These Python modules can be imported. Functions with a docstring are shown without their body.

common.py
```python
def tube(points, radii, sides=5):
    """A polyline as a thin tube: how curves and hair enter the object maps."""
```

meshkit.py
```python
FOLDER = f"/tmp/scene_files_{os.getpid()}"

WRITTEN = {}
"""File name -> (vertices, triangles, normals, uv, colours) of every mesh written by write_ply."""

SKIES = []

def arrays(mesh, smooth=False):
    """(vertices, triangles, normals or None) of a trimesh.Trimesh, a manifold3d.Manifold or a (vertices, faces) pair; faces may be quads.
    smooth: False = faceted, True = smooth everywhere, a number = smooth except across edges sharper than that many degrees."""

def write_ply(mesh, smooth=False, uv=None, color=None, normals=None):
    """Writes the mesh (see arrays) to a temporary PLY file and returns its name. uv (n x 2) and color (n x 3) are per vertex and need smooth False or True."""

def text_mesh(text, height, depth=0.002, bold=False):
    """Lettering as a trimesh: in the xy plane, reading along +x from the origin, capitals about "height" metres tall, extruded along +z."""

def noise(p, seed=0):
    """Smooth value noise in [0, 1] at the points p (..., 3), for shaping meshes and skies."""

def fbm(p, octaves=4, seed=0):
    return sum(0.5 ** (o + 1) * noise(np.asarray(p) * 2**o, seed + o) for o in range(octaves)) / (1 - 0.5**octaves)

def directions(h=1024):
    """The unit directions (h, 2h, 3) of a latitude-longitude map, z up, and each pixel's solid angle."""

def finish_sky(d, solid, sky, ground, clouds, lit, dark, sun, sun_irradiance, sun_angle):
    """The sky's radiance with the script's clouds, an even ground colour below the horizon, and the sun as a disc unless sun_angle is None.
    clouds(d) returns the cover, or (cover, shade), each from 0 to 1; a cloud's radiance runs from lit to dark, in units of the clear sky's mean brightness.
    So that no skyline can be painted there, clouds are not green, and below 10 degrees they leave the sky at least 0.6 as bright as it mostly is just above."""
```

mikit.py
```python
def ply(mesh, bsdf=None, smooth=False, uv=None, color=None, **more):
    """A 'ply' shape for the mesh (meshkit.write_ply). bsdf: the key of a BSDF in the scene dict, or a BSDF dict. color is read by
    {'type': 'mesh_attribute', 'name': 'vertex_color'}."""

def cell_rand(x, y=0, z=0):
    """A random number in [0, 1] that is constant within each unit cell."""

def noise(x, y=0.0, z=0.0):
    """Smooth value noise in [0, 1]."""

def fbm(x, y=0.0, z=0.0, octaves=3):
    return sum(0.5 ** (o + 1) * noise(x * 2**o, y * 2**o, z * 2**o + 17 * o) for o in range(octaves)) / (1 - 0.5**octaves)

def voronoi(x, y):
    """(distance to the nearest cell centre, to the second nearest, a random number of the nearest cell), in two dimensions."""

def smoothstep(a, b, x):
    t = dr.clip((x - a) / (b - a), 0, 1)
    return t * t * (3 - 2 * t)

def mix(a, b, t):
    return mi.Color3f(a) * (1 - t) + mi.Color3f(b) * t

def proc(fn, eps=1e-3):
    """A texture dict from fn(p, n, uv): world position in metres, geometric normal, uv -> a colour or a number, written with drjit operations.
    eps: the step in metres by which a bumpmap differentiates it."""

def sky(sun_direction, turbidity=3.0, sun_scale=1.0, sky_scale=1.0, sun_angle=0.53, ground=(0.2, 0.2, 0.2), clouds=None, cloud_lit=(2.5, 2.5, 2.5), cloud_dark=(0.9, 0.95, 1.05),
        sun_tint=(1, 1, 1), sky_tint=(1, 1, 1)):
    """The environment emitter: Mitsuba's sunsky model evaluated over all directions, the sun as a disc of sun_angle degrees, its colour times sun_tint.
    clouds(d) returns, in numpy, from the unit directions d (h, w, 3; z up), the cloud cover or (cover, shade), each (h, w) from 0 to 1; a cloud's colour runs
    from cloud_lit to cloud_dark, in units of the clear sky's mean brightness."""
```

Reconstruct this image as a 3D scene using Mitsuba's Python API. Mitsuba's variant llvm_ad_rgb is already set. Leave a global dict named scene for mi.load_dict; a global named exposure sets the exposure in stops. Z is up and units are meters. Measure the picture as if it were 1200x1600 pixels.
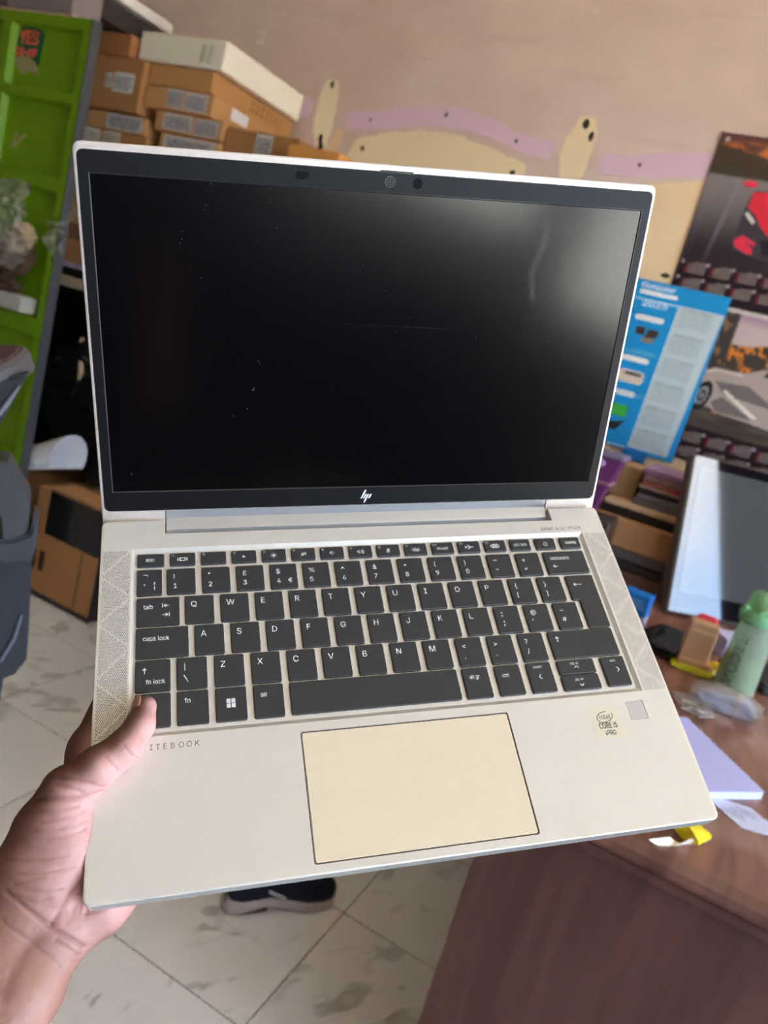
import math, random
import numpy as np, trimesh, manifold3d as m3, mitsuba as mi, drjit as dr
import shapely
from shapely.geometry import Polygon, Point, LineString, box as sbox
from shapely import affinity
from shapely.ops import unary_union
import mikit, meshkit
from mikit import proc, noise, fbm, cell_rand, smoothstep, mix

random.seed(7); RNG = np.random.default_rng(7)
T4 = mi.ScalarTransform4f
scene, labels = {}, {}

# ------------------------------------------------------------------ camera, sky, exposure
# room axes: x runs along the back wall to the right, y towards the back wall, z up; metres
CAM = np.array([0.0, 0.0, 1.31])
FWD = np.array([-0.38681, 0.89555, -0.21975]); DOWN = np.array([0.32669, -0.08933, -0.94089])
scene['camera'] = {'type': 'thinlens', 'fov': 52.08, 'fov_axis': 'x', 'near_clip': 0.02, 'far_clip': 200.0,
                   'aperture_radius': 0.0011, 'focus_distance': 0.40,
                   'to_world': T4().look_at(origin=CAM.tolist(), target=(CAM + FWD).tolist(), up=(-DOWN).tolist())}
exposure = 5.27
def cloud_fn(d):
    c = meshkit.fbm(d * 2.2 + 3.0, 4, 5)
    return np.clip((c - 0.42) * 4, 0, 1), np.clip((meshkit.fbm(d * 4 + 9, 3, 2) - 0.35) * 1.5, 0, 1)
scene['sky'] = mikit.sky((-0.5, 0.2, 0.84), turbidity=3.5, sun_scale=1.0, sky_scale=1.0, ground=(0.40, 0.385, 0.36), sun_tint=(1, 1.13, 1.25), sky_tint=(1, 1.11, 1.2), clouds=cloud_fn,
                         cloud_lit=(1.9, 1.98, 2.05), cloud_dark=(1.1, 1.17, 1.25))

# ------------------------------------------------------------------ helpers
def lin(c):
    c = np.asarray(c, float) / 255.0
    return np.where(c <= 0.04045, c / 12.92, ((c + 0.055) / 1.055) ** 2.4)
def principled(rough, spec=0.5, metallic=0.0, color=None, **kw):
    bc = {'type': 'mesh_attribute', 'name': 'vertex_color'} if color is None else color
    if isinstance(bc, tuple): bc = {'type': 'rgb', 'value': [float(v) for v in lin(bc)]}
    return {'type': 'twosided', 'b': {'type': 'principled', 'base_color': bc, 'roughness': rough, 'specular': spec, 'metallic': metallic, **kw}}
scene['mat_matte'] = principled(0.8, 0.25)
scene['mat_satin'] = principled(0.42, 0.45)
scene['mat_bezel'] = principled(0.45, 0.24)
scene['mat_gloss'] = principled(0.12, 0.5)
scene['mat_metal'] = principled(0.3, 0.5, 0.9)
scene['mat_hinge'] = principled(0.25, 0.5, 0.75)
scene['mat_alu'] = principled(0.36, 0.5, 0.3)
scene['mat_clear'] = {'type': 'blendbsdf', 'weight': 0.22, 'a': {'type': 'thindielectric'}, 'b': principled(0.1, 0.8, color=(196, 184, 172))}
scene['mat_frost'] = {'type': 'principledthin', 'base_color': {'type': 'rgb', 'value': lin((204, 222, 204)).tolist()}, 'roughness': 0.35, 'spec_trans': 0.4, 'diff_trans': 1.1, 'eta': 1.3}
scene['mat_greenclear'] = {'type': 'principledthin', 'base_color': {'type': 'rgb', 'value': lin((190, 228, 194)).tolist()}, 'roughness': 0.15, 'spec_trans': 0.55, 'diff_trans': 1.0, 'eta': 1.45}

def tri(mesh):
    if hasattr(mesh, 'to_mesh'):
        k = mesh.to_mesh(); return trimesh.Trimesh(np.array(k.vert_properties[:, :3], float), np.array(k.tri_verts), process=False)
    if isinstance(mesh, (list, tuple)): return trimesh.util.concatenate([tri(x) for x in mesh])
    return mesh
def numbered(name):
    if name not in scene and name not in labels: return name
    i = 1
    while f'{name}_{i:03d}' in scene or f'{name}_{i:03d}' in labels: i += 1
    return f'{name}_{i:03d}'
def put(key, mesh, mat='mat_matte', color=(128, 128, 128), smooth=False, uv=None, frame=None, vcol=None):
    m = tri(mesh)
    if frame is not None:
        m = m.copy(); m.apply_transform(frame)
        if np.linalg.det(np.asarray(frame)[:3, :3]) < 0: m.invert()
    if smooth not in (False, True):
        m = trimesh.graph.smooth_shade(m, angle=math.radians(smooth), facet_minarea=None); smooth = True
    kw = {}
    if uv is not None: kw['uv'] = uv
    else:
        kw['color'] = np.tile(lin(color), (len(m.vertices), 1)) if vcol is None else vcol
    scene[key] = mikit.ply(m, mat, smooth=smooth, **kw)
    return key
def thing(name, label, cat, group=None):
    k = numbered(name); labels[k] = {'label': label, 'category': cat}
    if group: labels[k]['group'] = group
    return k
def part(parent, name, mesh, mat='mat_matte', color=(128, 128, 128), label=None, kind=None, **kw):
    k = put(numbered(parent + '__' + name), mesh, mat, color, **kw)
    if label or kind: labels[k] = {a: b for a, b in (('label', label), ('kind', kind)) if b}
    return k
def single(name, mesh, mat, color, label, cat, group=None, **kw):
    k = thing(name, label, cat, group); put(k, mesh, mat, color, **kw); return k
def struct(name, mesh, mat='mat_matte', color=(128, 128, 128), label=None, **kw):
    put(name, mesh, mat, color, **kw); labels[name] = {'kind': 'structure'}
    if label: labels[name]['label'] = label
    return name

def hull(pts): return m3.Manifold.hull_points(np.asarray(pts, np.float64))
def bbox(x0, x1, y0, y1, z0, z1, b=0.002):
    """box with chamfered edges"""
    b = min(b, 0.45 * min(x1 - x0, y1 - y0, z1 - z0)); P = []
    for sx in (0, 1):
        for sy in (0, 1):
            for sz in (0, 1):
                x, y, z = (x1 if sx else x0), (y1 if sy else y0), (z1 if sz else z0)
                dx, dy, dz = (-b if sx else b), (-b if sy else b), (-b if sz else b)
                P += [(x, y + dy, z + dz), (x + dx, y, z + dz), (x + dx, y + dy, z)]
    return tri(hull(P))
def rrect(x0, y0, x1, y1, r, seg=4):
    r = max(min(r, 0.49 * min(x1 - x0, y1 - y0)), 1e-6)
    return sbox(x0 + r, y0 + r, x1 - r, y1 - r).buffer(r, quad_segs=seg)
def xs(poly): return m3.CrossSection([np.array(shapely.geometry.polygon.orient(poly).exterior.coords)[:-1]])
def extrude(poly, z0, z1):
    polys = [g for g in getattr(poly, 'geoms', [poly]) if g.area > 0]
    m = trimesh.util.concatenate([trimesh.creation.extrude_polygon(g, z1 - z0, engine='earcut') for g in polys])
    m.apply_translation([0, 0, z0]); return m
def pillow(poly, z0, z1, ch):
    """prism of a convex outline with a chamfered top rim"""
    a = np.array(poly.exterior.coords)[:-1]; b = np.array(poly.buffer(-ch, join_style=2).exterior.coords)[:-1]
    return tri(hull([(x, y, z0) for x, y in a] + [(x, y, z1 - ch) for x, y in a] + [(x, y, z1) for x, y in b]))
def flat(poly, z):
    polys = [g for g in getattr(poly, 'geoms', [poly]) if g.area > 0]; out = []
    for g in polys:
        v, f = trimesh.creation.triangulate_polygon(g, engine='earcut')
        out.append(trimesh.Trimesh(np.column_stack([v, np.full(len(v), z)]), f, process=False))
    m = trimesh.util.concatenate(out)
    if len(m.faces) and m.face_normals[:, 2].sum() < 0: m.invert()
    return m
def pieces(parent, name, polys, z, mat, color, fr, label=None):
    for q in polys: part(parent, name, flat(q, z), mat, color, frame=fr, label=label)
def rects(lst, z): return flat(shapely.MultiPolygon([sbox(*r) for r in lst]), z)
def disc(x, y, r, seg=4): return Point(x, y).buffer(r, quad_segs=seg)
def frame(o, ex, ey):
    ex = np.asarray(ex, float); ey = np.asarray(ey, float); F = np.eye(4)
    F[:3, 0], F[:3, 1], F[:3, 2], F[:3, 3] = ex, ey, np.cross(ex, ey), o
    return F
_TX = {}
def text(s, x, y, h, width=None, bold=False, depth=0.04, z=0.0, rot=0):
    key = (s, bold)
    if key not in _TX: _TX[key] = meshkit.text_mesh(s, 1.0, 1.0, bold)
    m = _TX[key].copy(); m.apply_scale([h, h, depth])
    if width: m.apply_scale([width / (m.bounds[1, 0] - m.bounds[0, 0]), 1, 1])
    m.apply_translation([-m.bounds[0, 0], 0, z])
    if rot: m.apply_transform(trimesh.transformations.rotation_matrix(rot, [0, 0, 1]))
    m.apply_translation([x, y, 0]); return m
def line(pts, w, cap=1): return LineString(pts).buffer(w / 2, cap_style=cap, quad_segs=2)
def tube(pts, r, seg=8):
    from common import tube as tb
    v, f = tb(pts, r, seg); m = trimesh.Trimesh(v, f, process=False); 
    m.fix_normals() if len(f) < 400 else None
    return m
def lathe(profile, seg=40):
    return trimesh.creation.revolve(np.asarray(profile, float), sections=seg)
def spheres_hull(cs, r, n=2):
    s = trimesh.creation.icosphere(subdivisions=n)
    P = []
    for i, c in enumerate(cs): P.append(s.vertices * (r[i] if np.ndim(r) else r) + np.asarray(c))
    return tri(hull(np.vstack(P)))

# ------------------------------------------------------------------ setting
TILE = 0.3996
def tile_color(p, n, uv):
    tx, ty = (p.x + 0.486) / TILE, (p.y - 1.1227) / TILE
    r = cell_rand(tx, ty, 3)
    x, y = p.x * 5 + r * 40, p.y * 5 - r * 23
    an = 0.5 + 1.9 * cell_rand(tx, ty, 7)
    u, v = x * dr.cos(an) + y * dr.sin(an), y * dr.cos(an) - x * dr.sin(an)
    w = (fbm(x * 0.9, y * 0.9, 2.0) - 0.5) * 2.0
    dab = smoothstep(0.60, 0.70, fbm(u * 1.7 + w, v * 4.6 + w * 1.5, 3.0, 4)) * smoothstep(0.47, 0.60, fbm(x * 0.75, y * 0.75, 9.0))
    thin = (1 - smoothstep(0.0, 0.022, dr.abs(fbm(u * 0.7 + w, v * 1.4, 5.0, 4) - 0.5))) * smoothstep(0.5, 0.62, fbm(x * 0.9 + 5, y * 0.9, 6.0)) * 0.6
    vein = dr.minimum(dab * (0.5 + 0.5 * noise(x * 7, y * 7)) + thin * noise(x * 5, y * 5), 1.0)
    soft = smoothstep(0.45, 0.8, fbm(x * 0.8 + 3, y * 0.8, 4.0)) * 0.3
    base = mix((0.85, 0.84, 0.83), (0.70, 0.685, 0.67), soft)
    return mix(base, (0.36, 0.345, 0.335), vein * 0.75)
scene['mat_tile'] = principled(0.22, 0.5, color=proc(tile_color))
def wall_color(p, n, uv):
    a = fbm(p.x * 1.6, p.y * 1.6, p.z * 1.6, 4); b = fbm(p.x * 9, p.y * 9 + 3, p.z * 9, 3)
    s = smoothstep(0.62, 0.7, fbm(p.x * 3 + 8, p.y * 3, p.z * 22, 3)) * 0.25
    c = mix((0.62, 0.465, 0.40), (0.70, 0.55, 0.48), smoothstep(0.3, 0.7, a))
    return mix(c * (0.94 + 0.12 * b), (0.56, 0.42, 0.37), s)
scene['mat_wall'] = {'type': 'bumpmap', 'arbitrary': proc(lambda p, n, uv: fbm(p.x * 30, p.y * 30, p.z * 30, 3) * 0.0012), 'scale': 1.0,
                     'b': principled(0.62, 0.3, color=proc(wall_color))}
scene['mat_wallplain'] = principled(0.7, 0.3, color=(202, 172, 152))
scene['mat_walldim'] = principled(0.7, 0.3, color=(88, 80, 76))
scene['mat_ceiling'] = principled(0.8, 0.2, color=(236, 226, 208))

X0, X1, Y0, Y1, ZC = -3.75, 2.6, -2.4, 2.9, 2.95
struct('floor', trimesh.creation.box(bounds=[[X0 - .1, Y0 - .1, -0.12], [X1 + .1, Y1 + .1, -0.0016]]), color=(132, 120, 110))
gx0, gy0 = -0.486, 1.1227
for i in range(-9, 8):
    for j in range(-9, 5):
        a, b = gx0 + i * TILE, gy0 + j * TILE
        xa, xb, ya, yb = max(a, X0), min(a + TILE, X1), max(b, Y0), min(b + TILE, Y1)
        if xb - xa < .02 or yb - ya < .02: continue
        part('floor', 'tile', bbox(xa + .0016, xb - .0016, ya + .0016, yb - .0016, -0.012, 0.0, .0012), 'mat_tile')
struct('wall_back', trimesh.creation.box(bounds=[[X0 - .1, Y1, 0], [X1 + .1, Y1 + .12, ZC]]), 'mat_wall')
struct('wall_left', trimesh.creation.box(bounds=[[X0 - .12, Y0, 0], [X0, Y1, ZC]]), 'mat_walldim')
struct('wall_front', trimesh.creation.box(bounds=[[X0 - .1, Y0 - .12, 0], [X1 + .1, Y0, ZC]]), 'mat_walldim')
DY0, DY1, DZ = -0.55, 2.05, 2.4            # the open shop front in the right wall
wr = m3.Manifold.cube([.16, Y1 - Y0, ZC]).translate([X1, Y0, 0]) - m3.Manifold.cube([.4, DY1 - DY0, DZ + .5]).translate([X1 - .1, DY0, -.5]) - m3.Manifold.cube([.4, 1.45, 1.6]).translate([X1 - .1, -2.2, 1.0])
struct('wall_right', wr, 'mat_walldim')
struct('ceiling', trimesh.creation.box(bounds=[[X0 - .1, Y0 - .1, ZC], [X1 + .2, Y1 + .1, ZC + .1]]), 'mat_ceiling')
fr = [trimesh.creation.box(bounds=b) for b in ([[X1 - .02, DY0 - .06, 0], [X1 + .17, DY0, DZ + .06]], [[X1 - .02, DY1, 0], [X1 + .17, DY1 + .06, DZ + .06]], [[X1 - .02, DY0, DZ], [X1 + .17, DY1, DZ + .06]])]
struct('door_1', trimesh.util.concatenate(fr), 'mat_satin', (96, 78, 64), label='wide open shop doorway frame')

wf = [trimesh.creation.box(bounds=b) for b in ([[X1 + .05, -2.2, 1.0], [X1 + .1, -.75, 1.04]], [[X1 + .05, -2.2, 2.56], [X1 + .1, -.75, 2.60]], [[X1 + .05, -2.2, 1.04], [X1 + .1, -2.16, 2.56]], [[X1 + .05, -.79, 1.04], [X1 + .1, -.75, 2.56]], [[X1 + .05, -1.495, 1.04], [X1 + .1, -1.455, 2.56]])]
struct('added_window_1', trimesh.util.concatenate(wf), 'mat_satin', (200, 196, 188), label='added unseen window frame that lights the floor')  # unseen window added to bring cool skylight onto the floor
WALL = frame((0, Y1, 0), (1, 0, 0), (0, 0, 1))      # local x, z, out of the wall
def wall_poly(pts): 
    p = Polygon(pts).buffer(0); p = p.buffer(.02, quad_segs=4).buffer(-.035, quad_segs=4).buffer(.015, quad_segs=4).segmentize(.015)
    q = np.array(p.exterior.coords)[:-1]; w = np.column_stack([q, q[:, 0] * 0])
    return Polygon(q + .007 * np.stack([meshkit.fbm(w * 35, 3, 4) - .5, meshkit.fbm(w * 35 + 50, 3, 5) - .5], 1) * 2).buffer(0)
def coat(pts, h):
    p = wall_poly(pts).simplify(.0012); x0, z0, x1, z1 = p.bounds; n = max(2, int((x1 - x0) / .04))
    cells = [p.intersection(sbox(x0 + (x1 - x0) * i / n, z0, x0 + (x1 - x0) * (i + 1) / n, z1)) for i in range(n)]
    cells = [g for c in cells for g in getattr(c, 'geoms', [c]) if g.geom_type == 'Polygon' and g.area > 1e-6]
    return [extrude(p, 0, h), flat(shapely.MultiPolygon(cells), h)]
MAUVE, CREAM = (220, 188, 204), (236, 216, 178)
strip1 = [(-1.87, 2.09), (-1.715, 2.109), (-1.604, 2.143), (-1.501, 2.158), (-1.361, 2.161), (-1.265, 2.149), (-1.221, 2.133), (-1.143, 2.11), (-1.053, 2.099), (-0.979, 2.101), (-0.992, 2.032), (-1.075, 2.034), (-1.145, 2.051), (-1.243, 2.077), (-1.357, 2.089), (-1.462, 2.093), (-1.581, 2.068), (-1.676, 2.047), (-1.851, 2.026)]
strip2 = [(-0.814, 2.083), (-0.727, 2.084), (-0.634, 2.105), (-0.55, 2.125), (-0.2, 2.149), (-0.2, 2.069), (-0.517, 2.05), (-0.608, 2.029), (-0.684, 2.024), (-0.812, 2.015)]
strip0 = [(-2.12, 2.112), (-2.047, 2.12), (-2.039, 2.052), (-2.12, 2.036)]
for s in (strip1, strip2, strip0): part('wall_back', 'paint_strip', coat(s, .0004), color=MAUVE, frame=WALL, label='mauve strip of older paint')
cream1 = [(-1.8, 1.996), (-1.672, 2.035), (-1.53, 2.062), (-1.378, 2.067), (-1.232, 2.043), (-1.144, 2.02), (-1.07, 2.005), (-1.0, 1.2), (-1.796, 1.2), (-1.834, 1.892)]
cream2 = [(-0.80, 1.96), (-0.70, 1.987), (-0.564, 2.020), (-0.4, 2.06), (-0.2, 2.06), (-0.2, 1.1), (-0.70, 1.1), (-0.82, 1.6)]
patch1 = [(-1.988, 2.2), (-1.944, 2.196), (-1.928, 2.151), (-1.918, 2.032), (-1.939, 1.916), (-1.975, 1.929), (-2.016, 2.02), (-2.016, 2.089), (-2.012, 2.15)]
patch2 = [(-0.935, 2.19), (-0.87, 2.191), (-0.854, 2.141), (-0.853, 2.051), (-0.866, 1.965), (-0.929, 1.955), (-0.96, 2.05), (-0.955, 2.112), (-0.935, 2.153)]
patch3 = [(-1.90, 2.02), (-1.86, 2.02), (-1.88, 1.90), (-1.95, 1.88)]
for s, c in ((cream1, CREAM), (cream2, (236, 208, 168)), (patch1, (232, 218, 184)), (patch2, (238, 216, 180)), (patch3, (222, 190, 152))):
    part('wall_back', 'plaster_patch', coat(s, .0006), color=c, frame=WALL, label='cream patch of bare plaster')
for (x, z, rx, rz) in ((-1.967, 2.181, .009, .014), (-1.964, 1.972, .010, .02), (-1.955, 1.942, .013, .017), (-0.9, 2.167, .012, .017), (-0.869, 2.13, .009, .017), (-1.116, 1.968, .011, .011), (-0.675, 2.063, .006, .007), (-1.135, 2.077, .006, .007), (-1.757, 2.072, .005, .006), (-1.438, 2.131, .007, .009), (-1.761, 1.963, .009, .011), (-.474, 1.728, .016, .008)):
    part('wall_back', 'wall_plug', extrude(affinity.scale(disc(0, 0, 1), rx, rz), 0, .0012), color=(52, 42, 36), frame=WALL @ trimesh.transformations.translation_matrix([x, z, 0]), label='dark screw hole')
for (x, z, w, h) in ((-2.366, 2.342, .05, .012), (-2.362, 2.306, .042, .022), (-1.615, 2.221, .012, .014), (-0.98, 2.526, .022, .012)):
    part('wall_back', 'paint_chip', extrude(rrect(x - w / 2, z - h / 2, x + w / 2, z + h / 2, .004), 0, .0005), color=(222, 205, 192), frame=WALL, label='pale chip in the paint')

# ------------------------------------------------------------------ laptop (millimetres in its own axes: x right, y to the hinge, z out of the deck)
LAP = np.array([[0.735591, -0.627266, 0.255817, -0.182102], [0.638723, 0.516397, -0.57041, 0.224742], [0.225696, 0.582985, 0.780506, 1.049061], [0, 0, 0, 1.0]])
LMM = LAP @ np.diag([1e-3, 1e-3, 1e-3, 1.0])
TH, YH, ZH = math.radians(61.7248), 211.1455, 13.2806
LID = LMM @ frame((0, YH, ZH), (1, 0, 0), (0, math.cos(TH), math.sin(TH)))
W, D = 307.6, 200.4
SILVER = (230, 224, 213)
laptop = thing('laptop', 'open silver laptop with a dark screen held in the hand', 'laptop')
def lpart(name, mesh, mat='mat_satin', color=(40, 40, 42), fr=LMM, **kw): return part(laptop, name, mesh, mat, color, frame=fr, **kw)
def layers(r, spec):
    P = []
    for z, ins in spec:
        for x, y in np.array(rrect(ins, ins, W - ins, D - ins, r, 5).exterior.coords)[:-1]: P.append((x, y, z))
    return hull(P)
base = layers(3.6, [(0, .55), (-.25, .15), (-.6, 0), (-8.2, 0), (-11.6, 2.6)])
KX0, KX1, KY0, KY1 = 16.5, 291.4, 71.6, 180.9
def frustum(x0, x1, y0, y1, ins, dep, up=1.0):
    g = ins * up / dep
    return hull([(x, y, -dep) for x in (x0 + ins, x1 - ins) for y in (y0 + ins, y1 - ins)] + [(x, y, up) for x in (x0 - g, x1 + g) for y in (y0 - g, y1 + g)])
base -= frustum(KX0, KX1, KY0, KY1, 2.3, 1.5)
base -= m3.Manifold.cube([239.4, 30, 30]).translate([34.3, 190.6, -9.8])
base -= m3.Manifold.extrude(xs(rrect(98.6, 4.3, 209.2, 66.95, 1.2)), 3).translate([0, 0, -.9])
base -= m3.Manifold.extrude(xs(rrect(278.4, 55.6, 289.0, 66.8, .5)), 3).translate([0, 0, -.5])
lpart('base', base, 'mat_alu', SILVER, smooth=28)
lpart('front_edge', bbox(3.2, W - 3.2, -.12, .2, -8.1, -.75, .1), 'mat_alu', (158, 160, 158), label='front edge with shade painted into its grey')  # grey strip puts the shade of the front side into the colour
lpart('touchpad', pillow(rrect(99.4, 5.1, 208.4, 66.2, 1.0), -.88, -.16, .25), 'mat_satin', (240, 222, 190), label='smooth touchpad with a warm reflection painted in')  # beige tint paints a warm reflection onto the silver pad
lpart('touchpad_gap_shade', extrude(rrect(98.65, 4.35, 209.15, 66.9, 1.2).difference(rrect(99.45, 5.15, 208.35, 66.15, 1.0)), -.89, -.68), 'mat_matte', (104, 95, 92))  # dark ring paints the occlusion shade around the pad
lpart('fingerprint_sensor', pillow(rrect(278.7, 55.9, 288.7, 66.5, .4), -.48, -.2, .1), 'mat_satin', (206, 196, 190), label='square grey fingerprint sensor')
st = lpart('processor_sticker', extrude(rrect(254.6, 46.9, 272.2, 64.7, 1.0), 0, .08), 'mat_satin', (234, 222, 196), label='cream square sticker with dark lettering')
ink = [text('intel', 260.1, 57.6, 2.9, 6.6, depth=.02, z=.08), text('CORE i5', 258.4, 52.6, 3.1, 10.6, True, .02, .08), text('vPRO', 260.6, 48.8, 2.6, 6.4, True, .02, .08)]
oval = affinity.scale(disc(0, 0, 1, 12), 5.0, 3.0).difference(affinity.scale(disc(0, 0, 1, 12), 4.62, 2.62)).difference(Polygon([(1.2, 1.2), (6, .3), (6, 3.4), (2.2, 3.6)])).difference(Polygon([(3.2, -2.6), (5.2, -1.2), (5.6, -3), (3.4, -3.5)]))
ink.append(extrude(affinity.translate(affinity.rotate(oval, 12, origin=(0, 0)), 263.3, 58.9), .08, .1))
part(st, 'print', ink, 'mat_matte', (58, 50, 46), frame=LMM)
# lettering on the deck
el = []
for i, ch in enumerate('ELITEBOOK'):
    xx = 18.6 + i * 3.62 + (0.9 if ch == 'I' else 0) - (0.35 if ch in 'OB' else 0) + (.2 if i > 5 else 0)
    el.append(text(ch, xx, 64.9, 2.75, None, depth=.03))
lpart('lettering', el, 'mat_matte', (118, 102, 92), label='engraved grey lettering')
lpart('lettering', text('BANG & OLUFSEN', 264.2, 183.0, 2.5, 27.4, depth=.03), 'mat_matte', (126, 110, 98), label='engraved grey lettering')
# perforated speaker grilles
def grille(x0, x1, zig):
    gaps = unary_union([line(seg, 1.1, 2) for seg in zig]); pts = []
    for j in range(int((180.2 - 72) / .9)):
        for i in range(14):
            x = x0 + (i + (.5 if j % 2 else 0)) * 1.04; y = 72.2 + j * .9
            if x < x1 and not gaps.contains(Point(x, y)): pts.append((x, y))
    a = np.arange(6) * math.pi / 3; hexa = np.column_stack([np.cos(a), np.sin(a)]) * .315
    v = np.concatenate([np.column_stack([hexa + p, np.full(6, .015)]) for p in pts])
    f = np.concatenate([np.array([(0, 1, 2), (0, 2, 3), (0, 3, 4), (0, 4, 5)]) + 6 * k for k in range(len(pts))])
    return trimesh.Trimesh(v, f, process=False)
zr = [[(293.4, 180.4), (306.4, 165.4)], [(306.6, 164.0), (293.4, 151.0)], [(293.6, 147.8), (306.9, 134.3)], [(306.3, 132.3), (293.6, 120.2)], [(293.6, 116.4), (306.6, 104.0)], [(306.5, 101.6), (293.6, 88.9)], [(293.0, 86.1), (306.5, 73.6)]]
zl = [[(16.2, 180.0), (1.6, 164.8)], [(1.6, 162.7), (15.3, 151.2)], [(15.4, 148.6), (1.4, 135.6)], [(1.6, 133.2), (15.4, 121.4)], [(15.2, 118.2), (1.3, 103.2)], [(1.6, 101.0), (15.6, 88.6)], [(15.7, 86.2), (2.0, 72.9)]]
lpart('speaker_grille', grille(1.9, 15.9, zl), 'mat_matte', (66, 54, 48), kind='stuff', label='fine dark speaker holes')
lpart('speaker_grille', grille(293.0, 306.3, zr), 'mat_matte', (92, 76, 64), kind='stuff', label='fine dark speaker holes')

# keys: (x0, x1, y0, y1, [drawing commands relative to the key's left and top])
RF, RN, RQ, RA, RZ, RB = (168.9, 177.1), (150.5, 166.8), (131.8, 148.9), (113.2, 130.7), (94.8, 112.2), (76.0, 93.8)
def t(s, x, y, h=2.5, w=None): return ('t', s, x, y, h, w)
def letter(s): return [t(s, 3.3, 6.9, 3.3)]
def two(a, b, *more): return [t(a, 3.6, 6.5, 2.9), t(b, 3.6, 12.6, 2.9), *more]
def arrow(x, y, dx, dy, head=1.1, w=.36):
    L = math.hypot(dx, dy); ux, uy = dx / L, dy / L; ex, ey = x + dx, y + dy
    return ('p', unary_union([line([(x, y), (ex, ey)], w), line([(ex - head * (ux - uy * .8), ey - head * (uy + ux * .8)), (ex, ey), (ex - head * (ux + uy * .8), ey - head * (uy - ux * .8))], w)]))
def chev(x, y, dx, dy, s=1.5): return ('p', line([(x - dx * s - dy * s, y - dy * s - dx * s), (x, y), (x - dx * s + dy * s, y - dy * s + dx * s)], .4))
def P(*g): return ('p', unary_union(g))
def ring(x, y, r, w=.3): return disc(x, y, r, 6).difference(disc(x, y, r - w, 6))
def arc(x, y, r, a0, a1, w=.28): return line([(x + r * math.cos(a), y + r * math.sin(a)) for a in np.linspace(math.radians(a0), math.radians(a1), 9)], w)
def spk(x, y): return [Polygon([(x, y - .5), (x + .7, y - .5), (x + 1.5, y - 1.2), (x + 1.5, y + 1.2), (x + .7, y + .5), (x, y + .5)]).difference(Polygon([(x + .3, y - .25), (x + .8, y - .25), (x + 1.2, y - .6), (x + 1.2, y + .6), (x + .8, y + .25), (x + .3, y + .25)]))]
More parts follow.
